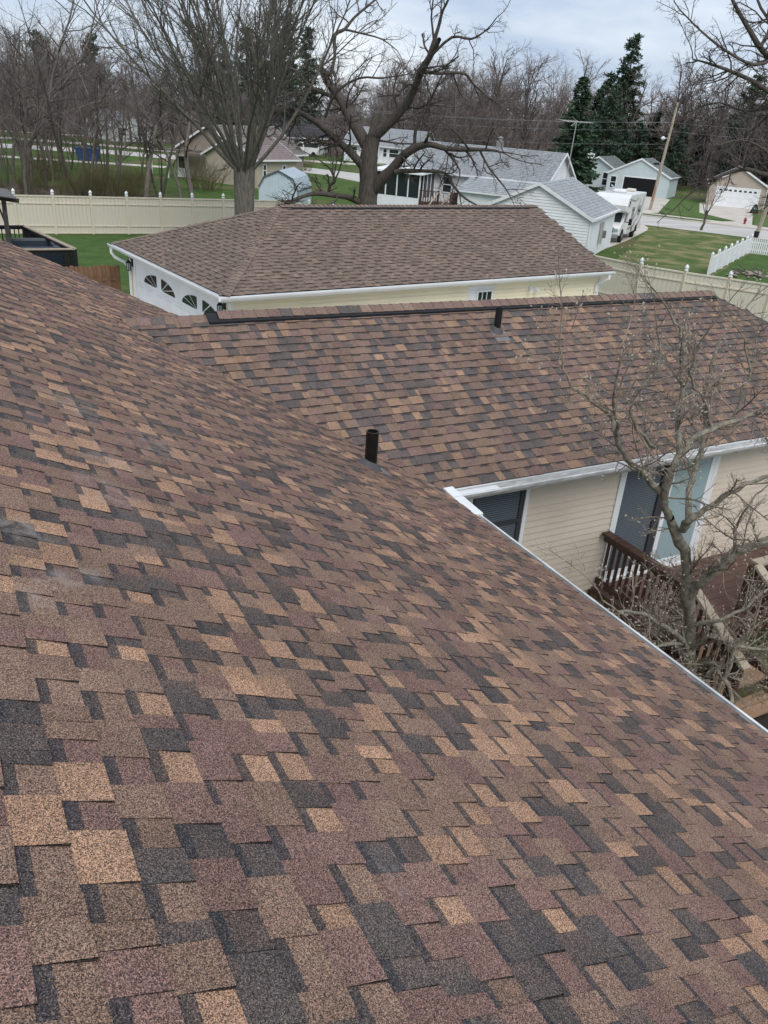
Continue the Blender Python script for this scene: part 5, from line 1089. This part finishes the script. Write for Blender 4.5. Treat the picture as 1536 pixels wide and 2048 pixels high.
# gambrel shed
SHB = mat('shed_pale_blue_steel', (.46, .55, .60), .5, var=.06, vscale=2); SHR = mat('shed_roof_steel', (.36, .42, .47), .45, var=.18, vscale=3, stretch=(1, 1, 3)); SHT = mat('shed_dark_trim', (.085, .11, .12), .5)
gsd = thing('gambrel_shed', 'pale blue steel shed with curved gambrel roof behind the pale fence', 'shed', (23.45, 63.75, 0), R(-35))
gw, gdp = 3.1, 5.2; prof = [(0, 1.35), (.42, 2.12), (1.55, 2.62), (2.68, 2.12), (3.1, 1.35)]
b = MB(); b.prism([(0, 0, 0), (gw, 0, 0)] + [(u, 0, z - .02) for u, z in prof[::-1]], (0, gdp, 0)); b.build('wall', SHB, gsd)
for i in range(12):
    u = .13 + i * .245; zt = np.interp(u, [q[0] for q in prof], [q[1] for q in prof]); b = MB(); b.box((u, -.022, .05), (u + .18, -.003, zt - .06)); b.build('wall_panel', SHB, gsd)
for k in range(4):
    (u0, z0), (u1, z1) = prof[k], prof[k + 1]; b = MB(); n = 6
    for j in range(n):
        a, e_ = j / n, (j + 1) / n; p = lambda q, h: (u0 + (u1 - u0) * q, z0 + (z1 - z0) * q + h)
        pa_, pm_, pe_ = p(a, .02), p((a + e_) / 2, .05), p(e_, .02)
        for s, t_ in ((pa_, pm_), (pm_, pe_)): b.quad((s[0], -.08, s[1]), (t_[0], -.08, t_[1]), (t_[0], gdp + .08, t_[1]), (s[0], gdp + .08, s[1]))
    b.build('roof_panel', SHR, gsd)
    b = MB(); b.obar((u0, -.1, z0 + .01), (u1, -.1, z1 + .01), .05, .1, up=(0, 0, 1)); b.build('edge_trim', SHT, gsd)
b = MB(); b.box((gw + .01, .0, 1.24), (gw + .06, gdp, 1.34)); b.build('edge_trim', SHT, gsd); b = MB(); b.box((gw - .04, -.04, 0), (gw + .03, -.024, 1.3)); b.build('edge_trim', SHT, gsd)

# ------------------------------------------------------------------ motorhome on the parking pad
RVW = mat('rv_white_gelcoat', (.72, .73, .73), .25, var=.04, vscale=1.5, spec=.5); RVG = mat('rv_grey_graphic', (.24, .25, .26), .35); RVR = mat('rv_maroon_graphic', (.16, .05, .055), .35); TYRE = mat('tyre_rubber', (.018, .018, .018), .8); CHROME = mat('chrome', (.6, .6, .6), .15, metal=1)
rv = thing('motorhome', 'white cab-over motorhome with grey swooshes parked beside the white garage', 'motorhome', (43.25, 44.62, 0), math.atan2(.58, .81)); rv.scale = (1.1, 1.1, 1.1)
RL, RW = 6.6, 2.2
b = MB(); pf = [(1.62, .5), (RL, .5), (RL, 2.86), (1.2, 2.9), (.62, 2.72), (.34, 2.3), (.42, 1.98), (.62, 1.86), (1.62, 1.86)]
rings = []
for yv, sc in ((0, .985), (.06, 1), (RW - .06, 1), (RW, .985)): rings.append([((q - 3.4) * sc + 3.4, yv, (z - 1.6) * sc + 1.6) for q, z in pf])
b.loft(rings); b.build('coach_body', RVW, rv)
b = MB(); cab = [(.08, .5), (1.7, .5), (1.7, 1.87), (1.28, 1.86), (.86, 1.22), (.24, 1.08), (.06, .9)]
b.loft([[((q - .9) * s + .9, yv, z) for q, z in cab] for yv, s in ((.16, .94), (.22, 1), (RW - .22, 1), (RW - .16, .94))]); b.build('cab', RVW, rv)
b = MB(); b.prism([(.845, .34, 1.245), (1.235, .34, 1.83), (1.235, RW - .34, 1.83), (.845, RW - .34, 1.245)], (-.02, 0, .012)); b.build('windshield', GLASS, rv)
b = MB(); b.prism([(1.02, .148, 1.24), (1.58, .148, 1.24), (1.58, .148, 1.76), (1.34, .148, 1.76)], (0, -.012, 0)); b.build('cab_window', GLASS, rv)
b = MB(); b.bevbox((-.04, .2, .36), (.12, RW - .2, .6), .03); b.build('bumper', CHROME, rv)
b = MB(); b.bevbox((.025, .55, .66), (.075, RW - .55, .98), .02); b.build('grille', DARK, rv)
for yv in (.28, RW - .52): b = MB(); b.bevbox((.03, yv, .72), (.09, yv + .24, .92), .02); b.build('headlight', GLASS_L, rv)
for wx, yv in ((.95, .1), (.95, RW - .34), (4.75, .06), (4.75, RW - .3)):
    b = MB(); b.loft([[(wx + rr * math.cos(a * math.pi / 10), yv + o_, .37 + rr * math.sin(a * math.pi / 10)) for a in range(20)] for rr, o_ in ((.30, 0), (.37, .03), (.37, .21), (.30, .24))]); wl = b.build('wheel', TYRE, rv)
    b = MB(); b.loft([[(wx + rr * math.cos(a * math.pi / 8), yv + o_, .37 + rr * math.sin(a * math.pi / 8)) for a in range(16)] for rr, o_ in ((.06, -.03), (.16, -.012), (.2, .012))]); b.build('rim', CHROME, wl)
for wx in (.95, 4.75): b = MB(); b.loft([[(wx + .46 * math.cos(a * math.pi / 12), y_, .40 + .46 * math.sin(a * math.pi / 12)) for a in range(13)] for y_ in ((.142, .16) if wx < 1 else (-.012, .012))]); b.build('wheel_arch', DARK, rv)
def side(name, pts, m, o=.012):
    b = MB(); b.prism([(x, .002, z) for x, z in pts], (0, -o, 0)); b.build(name, m, rv)
side('side_window', [(2.35, 1.35), (3.15, 1.35), (3.15, 2.12), (2.35, 2.12)], GLASS); side('side_window', [(.75, 2.15), (1.35, 2.22), (1.35, 2.55), (.95, 2.55)], GLASS); side('side_window', [(4.4, 1.5), (5.3, 1.5), (5.3, 2.1), (4.4, 2.1)], GLASS)
for pts, m in (([(1.7, 1.0), (2.6, 1.05), (3.9, 1.5), (4.9, 2.5), (4.7, 2.5), (3.7, 1.62), (2.5, 1.18), (1.7, 1.1)], RVG), ([(3.4, 1.0), (4.6, 1.15), (5.6, 1.7), (6.3, 2.7), (6.1, 2.7), (5.4, 1.85), (4.5, 1.3), (3.4, 1.08)], RVG), ([(4.4, .8), (5.4, .95), (6.3, 1.5), (6.3, 1.35), (5.5, .82), (4.5, .7)], RVR), ([(1.7, .75), (3.4, .8), (4.2, 1.0), (4.1, 1.04), (3.3, .9), (1.7, .83)], RVR), ([(.9, 2.62), (3.0, 2.4), (4.0, 2.6), (3.9, 2.66), (3.0, 2.5), (1.0, 2.7)], RVG)): side('graphic_stripe', pts, m, .006)
side('utility_hatch', [(3.0, .55), (3.35, .55), (3.35, .78), (3.0, .78)], DARK, .01)
for y_, s in ((.05, -1), (RW - .05, 1)):
    b = MB(); b.obar((1.05, y_, 1.28), (.98, y_ + s * .3, 1.3), .05, .05); b.bevbox((.9, y_ + s * .3 - .1, 1.12), (1.0, y_ + s * .3 + .1, 1.52), .02); b.build('mirror', BLACK, rv)
b = MB(); b.bevbox((2.4, .7, 2.88), (3.3, 1.5, 3.12), .08); b.build('roof_air_conditioner', RVW, rv); b = MB(); b.bevbox((5.3, .6, 2.87), (5.9, 1.2, 3.05), .06); b.build('roof_vent', mat('cream_plastic', (.62, .58, .5), .5), rv)
b = MB(); b.bevbox((4.1, 1.2, 2.87), (4.5, 1.6, 2.97), .03); b.build('roof_vent', RVW, rv); b = MB(); b.prism([(3.5, 1.5, 2.88), (4.0, 1.5, 2.88), (4.0, 1.9, 3.25), (3.5, 1.9, 3.25)], (0, .03, .02)); b.build('vent_lid', GLASS_L, rv)
# white van far back, blue bin
van = thing('parked_van', 'white van parked on the drive before the slate-roofed house', 'van', (53.8, 132.6, 0), R(-42))
b = MB(); vp_ = [(0, .4), (5.2, .4), (5.2, 2.0), (1.7, 2.05), (1.0, 1.3), (.1, 1.1)]
b.loft([[((q - 2.6) * s + 2.6, y_, z) for q, z in vp_] for y_, s in ((0, .97), (.08, 1), (1.82, 1), (1.9, .97))]); b.build('body', RVW, van)
b = MB(); b.prism([(1.25, -.005, 1.35), (2.4, -.005, 1.35), (2.4, -.005, 1.85), (1.75, -.005, 1.85)], (0, -.02, 0)); b.build('window', GLASS, van)
b = MB(); b.prism([(2.6, -.005, 1.35), (4.9, -.005, 1.35), (4.9, -.005, 1.82), (2.6, -.005, 1.85)], (0, -.02, 0)); b.build('window', GLASS, van)
for wx in (.95, 4.2): b = MB(); b.loft([[(wx + .37 * math.cos(a * math.pi / 8), y_, .37 + .37 * math.sin(a * math.pi / 8)) for a in range(16)] for y_ in (-.03, .2)]); b.build('wheel', TYRE, van)
bn = thing('waste_bin', 'blue steel waste container among the trees at the left', 'waste container', (16.2, 102.0, 0), R(-18)); BLUE = mat('blue_paint', (.02, .055, .16), .5, var=.2, vscale=2)
b = MB(); b.loft([[(.15, 0, .1), (2.35, 0, .1), (2.35, 1.5, .1), (.15, 1.5, .1)], [(0, -.1, 1.3), (2.5, -.1, 1.3), (2.5, 1.6, 1.3), (0, 1.6, 1.3)]]); b.build('body', BLUE, bn)
for i in range(4): b = MB(); b.box((.2 + i * .66, -.16, .15), (.28 + i * .66, -.02, 1.25)); b.build('rib', BLUE, bn)
b = MB(); b.box((-.05, -.15, 1.301), (1.22, 1.65, 1.36)); b.build('lid', BLUE, bn); b = MB(); b.box((1.28, -.15, 1.301), (2.55, 1.65, 1.36)); b.build('lid', BLUE, bn)

# ------------------------------------------------------------------ poles, wires, hydrant, shrub, picket fence
up_ = thing('utility_pole', 'tall leaning wooden utility pole on the grass before the pale blue garage', 'utility pole', (67.31, 65.96, 0)); lean = np.array((1.05, -.75, 0))
pt = lambda z: lean * (z / 10.0) * .45 + np.array((0, 0, z))
b = MB(); b.tube([pt(-.1), pt(5), pt(10.1)], [.17, .14, .11], 10); b.build('pole', WOODPOLE, up_)
cross = unit((.66, .62, 0))
for z, l in ((8.3, 1.3), (7.6, .9)): b = MB(); b.obar(pt(z) - cross * l, pt(z) + cross * l, .1, .12); b.build('cross_arm', WOODPOLE, up_)
b = MB(); q = pt(6.8); b.tube([q, q + np.array((-.35, .3, .1))], .03, 6); b.lathe([(.05, .2), (.2, .1), (.24, 0), (.12, -.12), (.02, -.16)], 12, tuple(q + np.array((-.4, .34, 0)))); b.build('street_light', WHITE, up_)
b = MB(); q = pt(1.5); b.tube([pt(.9) + (-.12, -.1, 0), pt(2.3) + (-.12, -.1, 0)], .06, 6); b.build('cable_guard', mat('rusty_orange', (.4, .16, .06), .7), up_)
p2 = thing('utility_pole', 'weathered grey pole standing inside the white picket fence at the right', 'utility pole', (61.2, 47.6, 0)); b = MB(); b.tube([(0, 0, -.1), (.35, -.3, 4.5), (.75, -.65, 9.5)], [.17, .15, .12], 10); b.build('pole', WOODPOLE, p2)
b = MB(); b.lathe([(.2, 0), (.22, .5), (.2, .52)], 10, (0, 0, .0)); b.build('base_wrap', BLACK, p2)
A0 = np.array((67.31, 65.96, 0)); wires = [('topmost thin wire strung from the utility pole arm across the evergreens', pt(8.3) + cross * 1.2, (25, 150, 11.0)), ('second thin wire strung from the outer end of the pole arm', pt(8.3) - cross * 1.2, (22, 147, 10.6)), ('third thin wire strung from the lower pole arm across the evergreens', pt(7.6) + cross * .8, (24, 149, 9.6)), ('lowest thick cable sagging from the pole across the evergreens', pt(6.3), (23, 148, 7.6))]
WIRE = mat('weathered_wire', (.30, .31, .32), .5)
for lab, p, q in wires:
    a = A0 + p; q = np.array(q, float); b = MB(); pts = []
    for k in range(15): u = k / 14; m_ = a * (1 - u) + q * u; m_[2] -= 4 * u * (1 - u) * 2.2; pts.append(m_)
    b.tube(pts, .0075, 4); tag(b.build('power_wire', WIRE), lab, 'wire', 'wires on the utility pole')
for lab, z in (('upper wire running from the utility pole towards the right edge', 8.3), ('lower wire running from the utility pole towards the right edge', 7.5)):
    a = A0 + pt(z); q = np.array((61.2 + .75, 47.6 - .65, z + .9)) + np.array((12, -22, 0)); b = MB(); pts = []
    for k in range(9): u = k / 8; m_ = a * (1 - u) + q * u; m_[2] -= 4 * u * (1 - u) * .5; pts.append(m_)
    b.tube(pts, .0075, 4); tag(b.build('power_wire', WIRE), lab, 'wire', 'wires on the utility pole')
RED = mat('red_hydrant_paint', (.22, .022, .025), .5); hy = thing('fire_hydrant', 'red fire hydrant on the grass verge by the tan garage drive', 'hydrant', (69.5, 55.7, 0)); hy.scale = (.85, .85, .85)
b = MB(); b.lathe([(.16, 0), (.16, .05), (.11, .07), (.11, .5), (.15, .52), (.15, .56), (.12, .62), (.05, .69), (.03, .74)], 12); b.build('barrel', RED, hy)
for d_ in ((1, 0), (-1, 0), (0, -1)): b = MB(); b.tube([(d_[0] * .08, d_[1] * .08, .4), (d_[0] * .22, d_[1] * .22, .4)], .06, 8); b.build('outlet_cap', RED, hy)
cs_ = thing('conical_shrub', 'dark clipped conical shrub at the corner of the tan garage', 'shrub', (81.9, 64.75, 0)); cs_.scale = (.72, .72, .72); r = rng(15); b = MB()
for k in range(900):
    z = r.random() ** 1.2 * 1.25; rad = .52 * (1 - (z / 1.35) ** 1.6) * r.uniform(.75, 1.05); a = r.uniform(0, 6.28); needles(b, np.array((rad * math.cos(a), rad * math.sin(a), z)), unit((math.cos(a), math.sin(a), .6)), .04, .14, r)
b.build('crown', SPRUCE, cs_)
for i, (x, y) in enumerate(((83.2, 63.6), (84.2, 62.4))):
    o = link('low_shrub', cs_.children[0].data, None, (x, y, 0)); o.scale = (.9, .9, .4); tag(o, 'low dark clipped shrub in the mulch beside the conical shrub', 'shrub', 'low shrubs beside the conical shrub')
sheet('mulch_bed', [(80.6, 64.8), (83.0, 66.2), (87.5, 61.5), (86.0, 60.0)], .026, mat('red_mulch', (.16, .075, .045), .95, var=.3, vscale=4))
pk = thing('picket_fence', 'white picket fence enclosing the lawn at the right edge', 'fence', (39.8, 33.5, 0)); PK0 = np.array((39.8, 33.5))
pts = [(39.8, 33.5), (51.6, 40.45), (56.5, 33.0)]; pkm = MB(); pkm.prism([(-.045, 0, .04), (.045, 0, .04), (.045, 0, 1.0), (0, 0, 1.08), (-.045, 0, 1.0)], (0, .022, 0)); pkme = pkm.mesh('picket', WHITE_V)
pb_ = MB(); pb_.box((-.065, -.065, 0), (.065, .065, 1.2)); pb_.lathe([(.09, 1.2), (.09, 1.24), (.02, 1.36)], 8); pbm = pb_.mesh('fence_post', WHITE_V)
for i in range(2):
    p, q = np.array(pts[i]), np.array(pts[i + 1]); d_ = unit(q - p); L_ = np.linalg.norm(q - p); a = math.atan2(d_[1], d_[0]); k = 0.0
    while k < L_: c_ = p + d_ * k - PK0; link('picket', pkme, pk, (*c_, 0), (0, 0, a)); k += .135
    n = max(2, int(round(L_ / 2.0)))
    for j in range(n + 1): c_ = p + d_ * (L_ * j / n) - PK0; link('fence_post', pbm, pk, (*c_, 0), (0, 0, a))
    for z in (.3, .8): b = MB(); b.obar((*(p - PK0), z), (*(q - PK0), z), .03, .08); link('fence_rail', b.mesh('fence_rail', WHITE_V), pk, (-d_[1] * .03, d_[0] * .03, 0))

# pale stones among the mulch at the corner of the house
r = rng(51); b = MB()
for k in range(420):
    x, y, s = r.uniform(6.6, 10.5), r.uniform(3.0, 4.9), r.uniform(.012, .03); b.lathe([(s * .5, 0), (s, s * .4), (s * .55, s * .8)], 5, (x, y, .004))
tag(b.build('pebbles', mat('pale_stone', (.45, .43, .40), .8, var=.3, vscale=8)), 'pale pebbles scattered on the dark soil below the steps', 'pebbles', kind='stuff')
rp_ = thing('rock_pile', 'low pile of stones and sticks on the grass beside the white picket fence', 'rock pile', (42.6, 33.2, 0)); r = rng(52); STN = mat('field_stone', (.27, .23, .20), .9, var=.4, vscale=2)
for k in range(16):
    s = r.uniform(.12, .3); b = MB(); b.lathe([(s * .6, -s * .2), (s, s * .1), (s * .8, s * .45), (s * .3, s * .6)], 7); o = link('stone', b.mesh('stone', STN), rp_, (r.gauss(0, .9), r.gauss(0, .45), r.uniform(0, .1)), (r.uniform(-.3, .3), r.uniform(-.3, .3), r.uniform(0, 6))); o.scale = (1, r.uniform(.6, 1), r.uniform(.6, 1))
for k in range(9): b = MB(); a = r.uniform(0, 3.14); x, y = r.gauss(0, .7), r.gauss(0, .4); b.tube([(x, y, .2), (x + .7 * math.cos(a), y + .7 * math.sin(a), .35)], .03, 5); b.build('stick', BARK_D, rp_)
